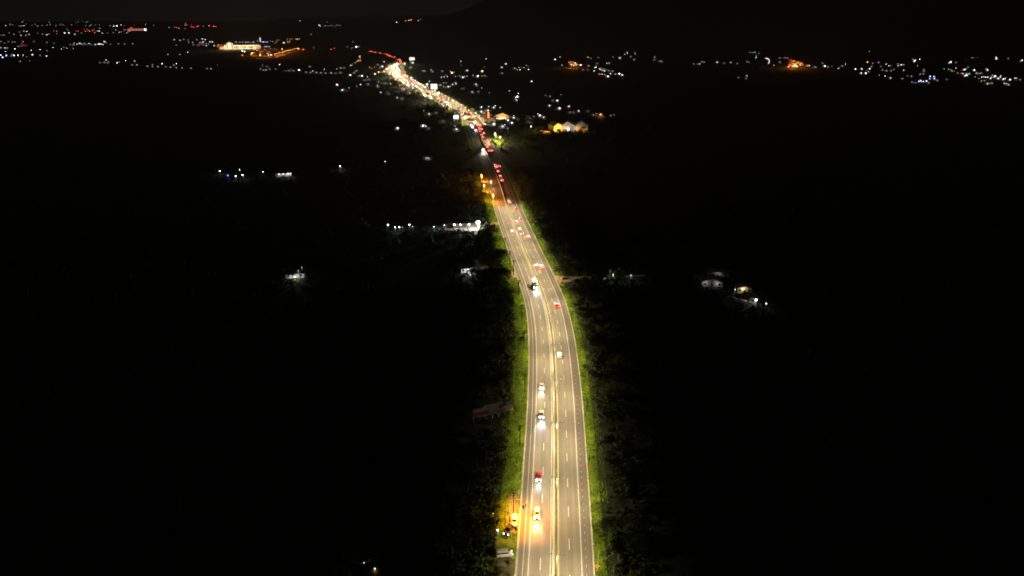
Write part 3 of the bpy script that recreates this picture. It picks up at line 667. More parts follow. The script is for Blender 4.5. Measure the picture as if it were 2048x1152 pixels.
# ------------------------------------------------------------------ people
def person(p, rz, shirt, trousers, label, stride=.12, arm=.15):
    J = {'pelvis':(0,0,.95,.15),'belly':(0,0,1.1,.14),'chest':(0,.01,1.32,.17),'neck':(0,.02,1.5,.06),'chin':(0,.04,1.56,.075),'head':(0,.03,1.66,.105),'crown':(0,.02,1.76,.07)}
    for n, sx in (('l', -1), ('r', 1)):
        J.update({'sh'+n:(sx*.19,0,1.42,.075),'el'+n:(sx*.26,-arm*.3*sx,1.13,.05),'wr'+n:(sx*.25,arm*sx,.9,.036),'hand'+n:(sx*.25,(arm+.03)*sx,.81,.035),
                  'hip'+n:(sx*.1,0,.88,.105),'kn'+n:(sx*.11,stride*sx*.5+.03,.5,.07),'an'+n:(sx*.11,stride*sx,.09,.045),'toe'+n:(sx*.12,stride*sx+.17,.04,.04)})
    E = [('pelvis','belly'),('belly','chest'),('chest','neck'),('neck','chin'),('chin','head'),('head','crown')]
    for n in 'lr': E += [('chest','sh'+n),('sh'+n,'el'+n),('el'+n,'wr'+n),('wr'+n,'hand'+n),('pelvis','hip'+n),('hip'+n,'kn'+n),('kn'+n,'an'+n),('an'+n,'toe'+n)]
    ks = list(J); m = bpy.data.meshes.new('body'); m.from_pydata([J[k][:3] for k in ks], [(ks.index(a), ks.index(b)) for a, b in E], [])
    o = bpy.data.objects.new('tmp', m); C.objects.link(o); md = o.modifiers.new('s', 'SKIN')
    for i, k in enumerate(ks): m.skin_vertices[0].data[i].radius = (J[k][3], J[k][3]*(.75 if k in ('chest','belly','pelvis') else 1)); m.skin_vertices[0].data[i].use_root = k == 'pelvis'
    o.modifiers.new('u', 'SUBSURF').levels = 1
    dg = bpy.context.evaluated_depsgraph_get(); me_ = bpy.data.meshes.new_from_object(o.evaluated_get(dg)); bpy.data.objects.remove(o)
    me_.materials.clear()
    for a in (shirt, trousers, M['skin'], M['dark_cloth']): me_.materials.append(a)
    for q in me_.polygons:
        c = q.center; q.material_index = 1 if c.z < .95 and abs(c.x) < .21 else 0
        if c.z > 1.5 or (c.z < .93 and abs(c.x) > .21): q.material_index = 2
        if c.z > 1.69 or c.z < .08 or (c.z > 1.6 and c.y < -.02): q.material_index = 3
        q.use_smooth = True
    return tag(link('person', me_, None, p, rz), label, 'person')
dc2 = mat('navy_cloth', (.02,.025,.05), .9); dc3 = mat('brown_cloth', (.08,.04,.02), .9)
person(at(1046.5, 1018, 0), R(200), M['dark_cloth'], dc2, 'person in dark clothes standing behind the orange lit pickup, nearer its tail')
person(at(1051.5, 1015, 0), R(130), dc3, M['dark_cloth'], 'person in brown top standing on the shoulder behind the orange lit pickup', .2)
person(at(1031.5, 1063, 0), R(150), dc2, M['dark_cloth'], 'person in dark clothes between the pickup and the black car', .05)

# ------------------------------------------------------------------ lit buildings
def face(p): return math.atan2(-p.x, p.y)                           # turn a front (local -y) roughly towards the viewer's side of the valley
def gable(b, x0, x1, y0, y1, z0, z1, ov=.4, th=.15):
    """gable roof, ridge along y"""
    xm = (x0+x1)/2; e = ov
    for sgn in (0, 1):
        xa = x0-e if sgn == 0 else x1+e; za = z0-e*(z1-z0)/((x1-x0)/2)
        q = [(xa,y0-e,za),(xm,y0-e,z1),(xm,y1+e,z1),(xa,y1+e,za)]; n = len(b.v)
        b.v += q+[(x,y,z+th) for x, y, z in q]
        for f in ((3,2,1,0),(4,5,6,7),(0,1,5,4),(1,2,6,5),(2,3,7,6),(3,0,4,7)): b.f.append(tuple(n+k for k in f)); b.i.append(b.m)
    return b
def house(p, rz, w, d, h, roofm, label, lamps=(), win=None, cat='house', rise=None, flat=False, group=None, wall=None):
    """a house with walls, roof, door and windows; local -y is its front"""
    t = link('house', None, None, p, rz); tag(t, label, cat, group); b = MB().box(-w/2,w/2,-d/2,d/2,-.3,h)
    rise = w*.16 if rise is None else rise
    if not flat: b.poly([(-w/2,-d/2,h),(w/2,-d/2,h),(0,-d/2,h+rise)]).poly([(w/2,d/2,h),(-w/2,d/2,h),(0,d/2,h+rise)])
    b.build('wall', wall or M['wall'], t)
    if flat: MB().box(-w/2-.6,w/2+.6,-d/2-.9,d/2+.6,h+.05,h+.3).build('roof', roofm, t)
    else: gable(MB(), -w/2, w/2, -d/2, d/2, h+.02, h+rise+.02).build('roof', roofm, t)
    MB().box(-.5,.5,-d/2-.06,-d/2-.004,0,2.1).build('door', M['dark_wood'], t)
    for x in (-w*.33, w*.33):
        f = MB().box(x-.7,x+.7,-d/2-.05,-d/2-.004,1.0,2.2).build('window', M['trim'], t)
        MB().quad((x-.6,-d/2-.056,1.1),(x+.6,-d/2-.056,1.1),(x+.6,-d/2-.056,2.1),(x-.6,-d/2-.056,2.1)).build('pane', win or M['glass'], f)
    for (x, y, z, e, c, st, r) in lamps:
        o = MB().ball((x,y,z), r, 8, 5).build('wall_lamp', emis(COL[c], st), t)
        if e: point('lamp_light', (x, y-.25-r, z-.15), e, COL[c], t, .2)
    return t
# farmhouse with a dark roof, four lamps along its front and a floodlit yard
p = at(912, 452); 
house(p, face(p)+R(2), 19, 9, 3.0, M['roof_dark'], 'farmhouse with long dark roof and a row of white lamps along its front',
      [(-8.8,-5.2,2.6,110,'w',14,.25),(-1.4,-5.2,2.6,260,'w',30,.4),(3.2,-5.2,2.6,160,'w',20,.34),(9.6,-5.2,2.6,300,'w',30,.4)], flat=True, wall=M['bark'])
patch('farm_yard', [(866,452),(900,449),(940,446),(976,444),(976,452),(965,460),(930,462),(880,460)], M['kerb'], label='pale yard in front of the farmhouse with the dark roof')
lamp_post(957, 444, 6.0, 'w', 30000, 'glaring white floodlight on a post in the yard beside the dark roofed farmhouse', None, 1.7, 20)
lamp_post(868, 453, 3.5, 'w', 500, 'white yard lamp at the far end of the farmhouse yard', None, .3, 6)
for x, y, c, e in [(776,449,'w',350),(790.5,454,'w',300),(798.5,453.5,'w',200),(805,454,'g',0),(819,449,'w',150),(825,452,'g',60)]:
    lamp_post(x, y, 3.5, c, e*.5, 'white lamp in the row of yard lights beyond the farmhouse', 'yard lights beyond the farmhouse', .35 if c == 'w' else .2, 16 if c == 'w' else 4)
p = at(932, 541); house(p, face(p)+R(20), 9, 7, 2.8, M['roof_dark'], 'small dark house beside the white lit yard', [(4.9,-2,2.6,0,'w',10,.25)], flat=True)
patch('house_yard', [(938,534),(948,527),(972,528),(978,536),(972,548),(940,552)], M['concrete'], label='white lit concrete yard beside the small dark house')
lamp_post(936.5, 538, 3.4, 'w', 1500, 'bright white lamp on the corner of the lit concrete yard', None, .25, 12)
lamp_post(929, 538, 3.0, 'g', 0, 'faint lamp behind the small dark house', None, .2, 3)
p = at(592, 552); house(p, face(p)+R(-12), 11, 7, 2.9, M['roof_dark'], 'lone white walled house lit in the dark fields', [], flat=True, wall=PAINT['white'])
lamp_post(597, 541, 6.0, 'w', 0, 'lamp lighting the front of the lone white house', None, .15, 3); q = at(593, 557); point('lamp_light', q+Vector((0,-2,3.0)), 2600, COL['w'], bpy.data.objects['lamp_post'] if False else None) if False else None
t = lamp_post(590, 560, 2.6, 'g', 1000, 'low garden lamp facing the lone white house', None, .1, 3, foot=True)
lamp_post(604, 534, 4.0, 'g', 20, 'faint lamp on a thin mast behind the lone white house', None, .2, 3)
p = at(575, 548); house(p, face(p), 5, 4, 2.4, M['roof'], 'little dim shed beside the lone white house', [(0,-2.3,2.2,60,'w',2,.12)], flat=True)
# scattered farm lights on the left plain
for x, y, c, e, r, lb in [(440.3,341.7,'w',900,.5,'white farm light on the left plain, first of the row'),(456.3,350.5,'v',1200,.5,'blue light on the dark left plain'),(479.7,339,'w',100,.3,'small upper white light on the left plain behind the blue one'),(471.4,351.8,'w',400,.45,'white farm light just right of the blue one'),(485.5,349.5,'w',800,.5,'brighter white farm light right of the blue one'),(526,343,'w',200,.4,'lone white light between the blue light and the lit shed'),(680.4,331.6,'w',900,.55,'lone bright white light in the dark left of the highway'),(770.3,323,'w',60,.3,'tiny lone light in the dark beside the highway')]:
    lamp_post(x, y, 4.0, c, e*.4, lb, 'farm lights on the left plain', r*.75, 22 if c != 'v' else 14)
p = at(567, 352); house(p, face(p), 15, 6, 3.2, M['roof'], 'long lit shed on the dark left plain', [(-4,-3.6,2.8,120,'w',8,.3),(0,-3.6,2.8,120,'w',8,.3),(4.5,-3.6,2.8,260,'w',12,.35),(7,-3.6,2.8,80,'w',8,.25)], flat=True)
p = at(855, 319); house(p, face(p), 10, 6, 3, M['roof'], 'faintly lit house alone in the dark near the highway', [(0,-3.4,2.6,160,'w',.6,.15)], flat=True)
# right plain
p = at(1228, 556); tr_me = MB()
lamp_post(1226, 548, 4.5, 'g', 500, 'dim lamp beside the palm on the lit lane right of the highway', None, .15, 2)
patch('lane', [(1205,557),(1232,551),(1290,549),(1290,552),(1236,557),(1210,560)], M['concrete'], label='pale lit lane right of the highway')
lamp_post(1262, 549, 4.0, 'g', 320, 'dim lamp further along the lit lane', None, .1, 1.5)
p = at(1422, 569); house(p, face(p)+R(10), 12, 7, 2.8, M['roof'], 'pale dim house on the right plain beside a bare tree', [(-4,-4.3,2.4,70,'g',1,.12),(3,-4.3,2.4,70,'g',1,.12)], wall=M['wall'])
p = at(1410, 563); house(p, face(p)+R(-5), 14, 5, 2.4, M['roof'], 'low dim shed behind the pale house on the right plain', [(0,-3,2.1,260,'g',1,.12)], flat=True)
p = at(1436, 549); house(p, face(p), 13, 4, 2.2, M['roof'], 'distant dim flat roofed shed on the right plain', [(0,-2.6,2.0,60,'g',.5,.1)], flat=True)
p = at(1486, 582); house(p, face(p)+R(15), 8, 6, 2.8, M['roof'], 'white lit cottage under green trees on the right plain', [(-1,-3.5,2.6,300,'y',3,.15)], wall=M['wall'])
p = at(1500, 601); house(p, face(p)+R(-20), 9, 6, 2.6, M['roof'], 'cottage with a glaring white lamp at its end on the right plain', [(4.6,-3.4,2.8,240,'w',20,.42),(-1,-3.5,2.4,160,'w',3,.15)], wall=M['concrete'])
lamp_post(1532, 606, 3, 'w', 60, 'small lone white lamp beyond the glaring cottage lamp', None, .2, 12)
lamp_post(1470, 578, 3, 'w', 60, 'small white lamp left of the lit cottage', None, .15, 8)
p = at(1467, 612); house(p, face(p)+R(25), 9, 7, 2.6, M['roof'], 'barely visible grey roofed house below the lit cottages')
# house at the bottom edge
p = at(735, 1163); house(p, face(p)+R(-6), 7, 6, 3, M['roof_dark'], 'dark roofed house at the bottom edge with a yellow lamp on its roof edge', [(2.3,.8,3.6,30,'y',6,.16)], flat=True)
lamp_post(728, 1124, 3.0, 'g', 90, 'dim lamp behind the dark roofed house at the bottom edge', None, .06, .5)
# palms by the farmhouse
pf_v, pf_f = [], []
for k in range(15):
    a = k*2.399; el = .75-.085*k
    pts = [(math.cos(a)*q*2.9, math.sin(a)*q*2.9, math.sin(el)*q*2.2-1.9*q*q) for q in (0,.25,.5,.75,1.0)]
    n = len(pf_v)
    for q, pp in enumerate(pts):
        w_ = (.12,.5,.55,.4,.05)[q]; nx, ny = -math.sin(a)*w_, math.cos(a)*w_
        pf_v += [(pp[0]+nx, pp[1]+ny, pp[2]-.25*w_), pp, (pp[0]-nx, pp[1]-ny, pp[2]-.25*w_)]
    for q in range(4):
        for z in range(2): pf_f.append((n+q*3+z, n+q*3+z+1, n+q*3+z+4, n+q*3+z+3))
palm_me = mesh('crown', pf_v, pf_f, [M['leaf3']])
def palm(px, py, h, label, sc=1.0):
    p = at(px, py); t = link('palm_tree', None, None, p, rng.random()*6, (sc,)*3); tag(t, label, 'palm tree'); MB().tube([(0,0,-.2),(.15,0,h*.5),(.35,0,h)], [.24,.17,.14], 8).build('trunk', M['bark'], t); link('crown', palm_me, t, (.35,0,h))
palm(966, 449, 11, 'tall palm lit from the farmhouse yard, its crown above the roof')
palm(968.5, 455, 8, 'dark palm silhouetted before the floodlit yard', 1.15)
palm(962, 462, 4, 'low palm below the floodlit yard', 1.0)
palm(1226, 557, 6, 'grey lit palm beside the lane right of the highway')
def tree_at(px, py, lb, grp, sc=.8, k=None): return tree(at(px, py), lb, grp, k, sc)
for x, y in [(884,462),(896,464),(905,463),(918,466),(976,466),(985,463),(992,468),(975,460)]: tree_at(x, y, 'dark tree in front of the lit farmhouse yard', 'trees before the farmhouse', .6)
for x, y in [(945,557),(953,556),(960,555),(968,555),(977,556),(985,557),(995,558),(1004,560),(1010,566),(988,562),(970,562)]: tree_at(x, y, 'dark tree hiding the front of the lit concrete yard', 'trees before the concrete yard', .8)
for x, y in [(996,520),(1000,530),(1004,522),(990,530)]: tree_at(x, y, 'green lit tree between the concrete yard and the highway', 'lit trees by the concrete yard', .9, 0)
for x, y in [(1482,575),(1490,572),(1498,575),(1506,580),(1490,596),(1496,606),(1487,604)]: tree_at(x, y, 'green lit tree beside the cottages on the right plain', 'trees by the cottages', .75, 2)
for x, y in [(580,556),(586,560),(600,556)]: tree_at(x, y, 'dark tree in front of the lone white house', 'trees by the lone house', .6)
for x, y in [(1422,561),(1430,566)]: tree_at(x, y, 'grey tree between the dim houses on the right plain', 'trees by the dim houses', .6)
for x, y in [(990,1128),(1004,1140),(1018,1148),(1022,1126),(996,1146)]: bush(at(x, y), 'low bush in the dim parking bay at the bottom', 'bushes in the parking bay', .6)
for x, y in [(725,1136),(745,1134),(760,1138),(860,1130),(880,1136),(900,1140)]: bush(at(x, y), 'faint bush near the bottom edge house', 'bushes at the bottom edge', 1.4)

# orange lamps on the dark stretch, beside the queue
patch('lay_by', [(957,352),(968,350),(984,360),(992,392),(978,396),(966,378)], M['dirt'], label='orange lit dirt lay-by beside the dark stretch')
for x, y, c, lb in [(963,349,'o','farthest orange lamp of the lay-by beside the dark stretch'),(968.5,369,'o','middle orange lamp of the lay-by beside the dark stretch'),(986,388,'o','nearest orange lamp of the lay-by beside the dark stretch'),(982,362.5,'p','pinkish white lamp between the orange lamps of the lay-by')]:
    lamp_post(x, y, 7.0, (1.0,.36,.05) if c == 'o' else 'p', 25000 if c == 'o' else 2500, lb, 'lay-by lamps', .75, 3)
for x, y in [(957,374),(962,388),(968,397),(954,364),(952,354)]: tree_at(x, y, 'orange lit tree at the edge of the lay-by', 'trees round the lay-by', .65)
# bright yellow green trees past the queue and their lamp
for x, y in [(984,291),(992,296),(1004,295),(1000,284),(1009,291),(994,280)]: tree_at(x, y, 'yellow green tree lit by a lamp beside the queue', 'lit trees beside the queue', .75, 0)
lamp_post(990, 266, 9.0, 'y', 30000, 'warm lamp above the yellow green trees', None, .25, 6); lamp_post(1000, 272, 9.0, 'y', 30000, 'warm lamp among the yellow green trees', None, .2, 4)

# warehouse with two pale gables and the yellow walled hall
p = at(1148, 264); A = face(p)
t = link('warehouse', None, None, p, A); tag(t, 'warehouse with two pale gable roofs lit orange below', 'warehouse')
MB().box(-19,19,0,16,-.3,8.4).build('wall', M['wall'], t)
gp = mat('pale_sheet_metal', (.26,.28,.30), .5, .1, .4, metal=.2)
MB().poly([(-19,-.05,8.45),(1,-.05,8.45),(-9,-.05,13.4)]).build('gable_panel', gp, t); MB().poly([(1.2,-.05,8.45),(19,-.05,8.45),(10,-.05,13.9)]).build('gable_panel', gp, t)
gable(MB(), -19, 1, 0, 16, 8.5, 13.45, .8).build('roof', gp, t); gable(MB(), 1.4, 19, 0, 16, 8.5, 13.95, .7).build('roof', gp, t)
for k in range(12): MB().box(-18.5+k*3.3,-18.1+k*3.3,-.5,-.06,0,8.2).build('column', M['roof_dark'], t)
for x in (-12, 8): MB().box(x-2.2,x+2.2,-.3,-.02,0,4).build('door', M['rust'], t)
point('lamp_light', (-13,-3.5,4.0), 1700, (1,.42,.1), t); point('lamp_light', (4,-3.5,4.0), 1700, (1,.42,.1), t); point('lamp_light', (13,-3.5,4.0), 1300, (1,.42,.1), t)
MB().ball((-8,-5,4.6), 1.1, 8, 5).build('flood_lamp', emis(COL['w'], 20), t); point('lamp_light', (-8,-6.4,4.6), 2200, COL['w'], t); point('lamp_light', (0,-9,17), 1800, COL['w'], t)
p = at(1116, 265); t = link('hall', None, None, p, face(p)+R(24)); tag(t, 'tall hall with a bright yellow lit gable wall beside the warehouse', 'hall')
b = MB().box(-6,6,0,20,-.3,9); b.poly([(-6,0,9),(6,0,9),(-1,0,13)]).build('wall', mat('yellow_render', (.62,.48,.10), .85, .15, .6), t); gable(MB(), -6, 6, 0, 20, 9.05, 12.5, .7).build('roof', M['rust'], t)
MB().box(-2.5,2.5,-.06,-.01,0,4.2).build('door', M['rust'], t); point('lamp_light', (0,-4,5), 5200, (1.0,.75,.25), t); point('lamp_light', (-5,-6,4), 2600, (1.0,.6,.2), t)
p = at(1092, 267); house(p, face(p), 14, 6, 3.5, M['rust'], 'low orange lit building beside the yellow hall', [(-3,-4.4,3,2600,'o',10,.4),(4,-4.4,3,2600,'o',10,.4)], flat=True)
for x, y in [(1078,268),(1085,271),(1100,272),(1105,270),(1112,273),(1122,272),(1130,271),(1140,272),(1150,270),(1160,268),(1168,265),(1175,262),(1092,273),(1118,271)]: tree_at(x, y, 'dark tree in front of the warehouse and yellow hall', 'trees before the warehouse', .85)
for x, y in [(1072,262),(1079,261),(1084,263)]: tree_at(x, y, 'green lit tree left of the low orange building', 'lit trees by the low orange building', .8, 0)
lamp_post(1076, 258, 6, 'y', 5000, 'warm lamp over the green lit trees by the low orange building', None, .25, 5); lamp_post(1062, 252.5, 5, 'p', 500, 'pinkish lamp left of the warehouse group', None, .5, 14)
p = at(1200, 238); house(p, face(p)+R(8), 15, 9, 4, M['rust'], 'orange lit gable roof alone above the warehouse', [(0,-5,8,900,'o',1,.2)], rise=4)
# orange canopy hall by the junction
p = at(1006, 238); t = link('market_hall', None, None, p, face(p)+R(-10)); tag(t, 'open market hall with an orange glowing gable beside the junction', 'hall')
MB().box(-11,11,0,10,-.3,3.6).build('wall', M['wall'], t); gable(MB(), -11, 11, -4, 10, 5.0, 9.5, .6).build('roof', M['rust'], t)
for x in (-10,-5,0,5,10): MB().box(x-.2,x+.2,-4.2,-3.8,0,5).build('column', M['steel'], t)
MB().poly([(-10,-4.3,5.2),(10,-4.3,5.2),(0,-4.3,9.2)]).build('gable_panel', emis((1.0,.45,.1), 1.2), t); MB().box(-9,9,-3.6,-3.4,.5,1.4).build('lit_counter', emis((1.0,.85,.6), 3.5), t)  # the gable glows itself, orange lamplight put into its surface
point('lamp_light', (0,-2,4.4), 9000, COL['o'], t); point('lamp_light', (-5,-9,6), 6000, COL['y'], t)
p = at(977, 239); t = link('sign_pylon', None, None, p, face(p)); tag(t, 'tall orange glowing sign pylon beside the junction', 'sign'); MB().box(-1.2,1.2,-.4,.4,0,12).build('body', M['rust'], t)
for z in (2.5,5.5,8.5): MB().quad((-1.05,-.41,z),(1.05,-.41,z),(1.05,-.41,z+2.3),(-1.05,-.41,z+2.3)).build('panel', emis((1,.25,.06), 3.5), t)

def lit_board(px, py, w, h, z0, c, st, label):
    p = at(px, py, z0+h/2); t = link('lit_billboard', None, None, p, face(p)); tag(t, label, 'billboard')
    for x in (-w*.3, w*.3): MB().tube([(x,.4,0),(x,.4,z0+h)], .25, 6).build('leg', M['steel'], t)
    MB().box(-w/2-.2,w/2+.2,-.1,.3,z0-.2,z0+h+.2).build('frame', M['trim'], t); MB().quad((-w/2,-.11,z0),(w/2,-.11,z0),(w/2,-.11,z0+h),(-w/2,-.11,z0+h)).build('screen', emis(c, st), t)
    point('spill_light', (0,-3,z0+h/2), 900*w, c, t, 1.0)
lit_board(912, 234, 7, 5, 6, (.85,.97,1.0), 2, 'blue white lit billboard beside the edge of the far town')
lit_board(868, 173, 13, 10, 4, (.9,.95,1.0), 1.2, 'large white glowing screen beside the far town highway')
lit_board(824, 117.5, 16, 8, 12, (1.0,.93,.75), 1.4, 'cream lit billboard high above the end of the far town')

# shopping centre
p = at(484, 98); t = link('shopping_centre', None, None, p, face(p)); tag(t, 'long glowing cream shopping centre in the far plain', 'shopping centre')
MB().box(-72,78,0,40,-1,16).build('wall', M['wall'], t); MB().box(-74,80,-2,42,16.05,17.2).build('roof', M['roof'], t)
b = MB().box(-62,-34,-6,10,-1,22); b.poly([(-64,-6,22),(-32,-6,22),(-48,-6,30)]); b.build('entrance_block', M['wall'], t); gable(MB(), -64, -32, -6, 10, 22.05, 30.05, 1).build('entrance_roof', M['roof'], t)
for k in range(17):  # floodlit brightness of the facade and gable is put into glowing panels
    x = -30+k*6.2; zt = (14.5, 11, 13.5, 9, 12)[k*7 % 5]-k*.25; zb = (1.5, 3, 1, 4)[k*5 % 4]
    MB().quad((x,-.1,zb),(x+5.0,-.1,zb),(x+5.0,-.1,zt),(x,-.1,zt)).build('window_or_glow', emis((1.0,.74,.46), (.7, .3, 1.1, .45, 2.0)[k*3 % 5]), t)
for k in range(4): x = -61+k*6.6; MB().quad((x,-6.1,1),(x+6,-6.1,1),(x+6,-6.1,21),(x,-6.1,21)).build('window_or_glow', emis((1.0,.80,.52), (.8, 1.8, 1.2, .5)[k]), t)
MB().poly([(-61,-6.12,22.3),(-35,-6.12,22.3),(-48,-6.12,28.8)]).build('glow_gable', emis((1.0,.78,.5), 1.2), t)
for k in range(5): point('flood_light', (-66+k*30,-20,8), 60000, (1.0,.72,.38), t, 1.0)
MB().box(-92,-73,-4,12,-1,10).build('side_wing', M['wall'], t); MB().quad((-91,-4.1,1),(-74,-4.1,1),(-74,-4.1,8),(-91,-4.1,8)).build('window_or_glow', emis((1.0,.36,.08), 1.6), t)
p = at(521, 84.5); t = link('tower', None, None, p, face(p)); tag(t, 'slim white lit tower behind the shopping centre', 'tower'); MB().box(-4,4,0,8,-1,24,.4,.4).build('shaft', M['wall'], t); MB().box(-3,3,1,7,24,28).build('cap', M['roof'], t)
MB().quad((-3.2,-.02,2),(3.2,-.02,2),(3,.35,23),(-3,.35,23)).build('window_or_glow', emis((.9,.93,1.0), .9), t)
# red and white lit long hotel on the left horizon
p = at(274, 62); t = link('hotel', None, None, p, face(p)); tag(t, 'long building with white windows and red roof sign on the left horizon', 'hotel'); MB().box(-65,65,0,20,-2,18).build('wall', M['wall'], t); MB().box(-66,66,-1,21,18.05,19).build('roof', M['roof'], t)
for k in range(9): MB().quad((-62+k*14,-.1,4),(-51+k*14,-.1,4),(-51+k*14,-.1,13),(-62+k*14,-.1,13)).build('window_or_glow', emis((1.0,.5,.45), .8), t)
MB().quad((50,-.3,2),(64,-.3,2),(64,-.3,16),(50,-.3,16)).build('lit_sign', emis((1,.95,.95), 3), t); MB().quad((-55,-.2,15),(45,-.2,15),(45,-.2,17),(-55,-.2,17)).build('red_sign', emis((1,.05,.03), 1.2), t); MB().box(-45,-25,2,2.3,19,25).build('roof_sign', emis((1,.05,.03), 1.4), t)
for k in range(34):
    q = s_of_D(1000)+k*16+rng.uniform(-5, 5); sd_ = -1 if k % 2 else 1; pp = P(q, -rng.uniform(14, 19) if sd_ < 0 else rng.uniform(16.5, 21), -.1)
    if not any(abs(pp.x-f.x)+abs(pp.y-f.y) < 30 for f in [at(970, 240), at(960, 232), at(980, 242), at(912, 240)]): tree(pp, 'lamp lit roadside tree where the highway enters the far town', 'roadside trees of the far town', rng.choice((0, 2)), rng.uniform(.6, .9))
# orange lit car park and the two orange works yards
patch('car_park', [(497,106),(515,99),(545,96),(602,94),(610,97),(560,113),(503,113)], M['dirt'], label='orange lit car park below the shopping centre')
patch('works_yard', [(1572,133),(1578,120),(1606,122),(1612,132)], M['dirt'], label='orange lit works yard on the right plain')
patch('slope_yard', [(1134,133),(1138,124),(1154,124),(1158,133)], M['dirt'], label='orange lit yard on the right slope')
for x, y, e in [(505,106,26000),(520,103,26000),(535,107,26000),(550,108,40000),(565,105,30000),(580,101,30000),(596,97,30000),(520,110,20000),(1580,130,22000),(1590,128,50000),(1600,128,24000),(1586,122,14000),(1142,129,26000),(1150,128,26000)]:
    lamp_post(x, y, 9, (1.0,.3,.04), e, 'orange mast lamp over the %s' % ('car park below the shopping centre' if x < 700 else ('works yard on the right plain' if x > 1300 else 'yard on the right slope')), 'orange mast lamps', .8, 14)
for x, y in [(776,138),(784,134),(790,131),(780,146),(788,146),(795,152),(806,164),(816,170),(850,189),(862,194)]: lamp_post(x, y, 11, (1.0,.82,.55), 26000, 'warm mast lamp over the paved edge of the far town highway', 'mast lamps of the far town', .7, 14)
# curved neon arch on the right plain
p = at(1531, 129); t = link('neon_arch', None, None, p, face(p)); tag(t, 'curved pink white neon arch on the right plain', 'arch')
pts = [(10*math.cos(a), 0, 9+9*math.sin(a)) for a in [R(-40+k*12) for k in range(13)]]
MB().tube(pts, .55, 6).build('tube_light', emis((1.0,.68,.68), 4), t); MB().tube([(7.66,.8,0),(7.66,.8,5)], .3, 6).build('support', M['steel'], t)

# ------------------------------------------------------------------ far lights: lamps and lit houses, placed one by one
def lamp_data(r):
    b = MB(); b.m = 0; b.tube([(0,0,0),(0,0,6.0)], [.14,.09], 5); b.tube([(0,0,5.95),(0,-.5,6.3)], .06, 4); b.m = 1; b.ball((0,-.5,6.0), r, 8, 5, .8)
    return b.data('lamp', M['steel'], M['steel'])
FL = {k: lamp_data(r) for k, r in ((1, .38), (2, .55), (3, .8), (4, 1.15))}
def fhouse_data(w, d, h, roofm, r, wallm):
    """a far house: walls, gable roof, a window pair and a lamp on its front"""
    b = MB(); b.m = 0; b.box(-w/2,w/2,-d/2,d/2,-1,h); b.poly([(-w/2,-d/2,h),(w/2,-d/2,h),(0,-d/2,h+w*.18)]).poly([(w/2,d/2,h),(-w/2,d/2,h),(0,d/2,h+w*.18)])
    b.m = 1; gable(b, -w/2, w/2, -d/2, d/2, h+.02, h+w*.18+.02, .5)
    b.m = 2; b.ball((w*.12,-d/2-r-.15,h-.2), r, 8, 5)
    b.m = 3
    for x in (-w*.3, w*.36): b.quad((x-.7,-d/2-.03,1.0),(x+.7,-d/2-.03,1.0),(x+.7,-d/2-.03,2.3),(x-.7,-d/2-.03,2.3))
    return b.data('house', wallm, roofm, M['glass'], M['glass'])
FH = {k: [fhouse_data(w, d, h, rm, r, M['wall']) for w, d, h, rm in ((7,6,3.2,M['roof']),(9,6,3.4,M['rust']),(12,7,3.6,M['roof_dark']))] for k, r in ((1, .4), (2, .6), (3, .95), (4, 1.3))}
RAD = {1: .4, 2: .6, 3: .95, 4: 1.3}; LRAD = {1: .38, 2: .55, 3: .8, 4: 1.15}
def block_data(w, d, h):
    b = MB(); b.m = 0; b.box(-w/2,w/2,-d/2,d/2,-2,h); b.m = 1; b.box(-w/2-.3,w/2+.3,-d/2-.3,d/2+.3,h+.01,h+.5); b.m = 2
    for k in range(3): x0 = -w/2+w*k/3+.5; b.quad((x0,-d/2-.04,h*.3),(x0+w/3-1,-d/2-.04,h*.3),(x0+w/3-1,-d/2-.04,h*.85),(x0,-d/2-.04,h*.85))
    return b.data('town_building', M['wall'], M['roof'], M['glass']), (w-3)*h*.55
FB = {k: block_data(*q) for k, q in ((1,(6,6,5)),(2,(7,7,6)),(3,(9,8,8)),(4,(12,9,9)))}
FLUX = {1: .48, 2: 1.15, 3: 3.0, 4: 7.0}
NAMEC = {'w':'white','b':'blue white','y':'warm yellow','o':'orange','r':'red','p':'pink white','g':'dim grey','v':'blue','k':'green tinted'}
LIGHTS_AT = []
def far_light_at(px, py, c, s_, where):
    P_ = at(px, py, 5.0); x_, y_, zc = pix(P_.x, P_.y, P_.z+5); pm = FPX/2/zc
    F = (.16*s_**.6 if c == 'g' else FLUX[s_])*rng.uniform(.5, 1.3)*math.exp(5e-5*min(zc, 8000)); LIGHTS_AT.append((px, py))
    if c in 'rvo': F *= 1.4
    if zc > 3000:
        F *= .75; me_, A_ = FB[s_]; nm = 'town_building'; sl = 2; ct = 'building'
    elif s_ >= 3 or (c == 'g' and rng.random() < .5) or rng.random() < .2:
        me_ = rng.choice(FH[s_]); A_ = math.pi*RAD[s_]**2; nm = 'house'; sl = 2; ct = 'house'
    else:
        me_ = FL[s_]; A_ = math.pi*LRAD[s_]**2*.8; nm = 'car_park_lamp' if 'car park' in where else 'yard_lamp'; sl = 1; ct = 'lamp'  # dim grey lamps stand in for smudges of lit wall and foliage
    o = link(nm, me_, None, P_, (face(P_)+R(rng.uniform(-22, 22))), (1, 1, 1)); tg = '%s lit %s in the %s' % (NAMEC[c], ct, where) if ct != 'lamp' else '%s lamp in the %s' % (NAMEC[c], where)
    tag(o, tg, ct, tg)
    o.material_slots[sl].link = 'OBJECT'; o.material_slots[sl].material = emis(COL[c], min(max(F/(A_*pm*pm), .1), 160), zc < 3000)
def dots(ox, oy, where, txt, sc=6.4):
    for tok in txt.split('|'):
        q = tok.split()
        if len(q) == 3: far_light_at(ox+float(q[0])/sc, oy+float(q[1])/sc, q[2][0], int(q[2][1]), where)
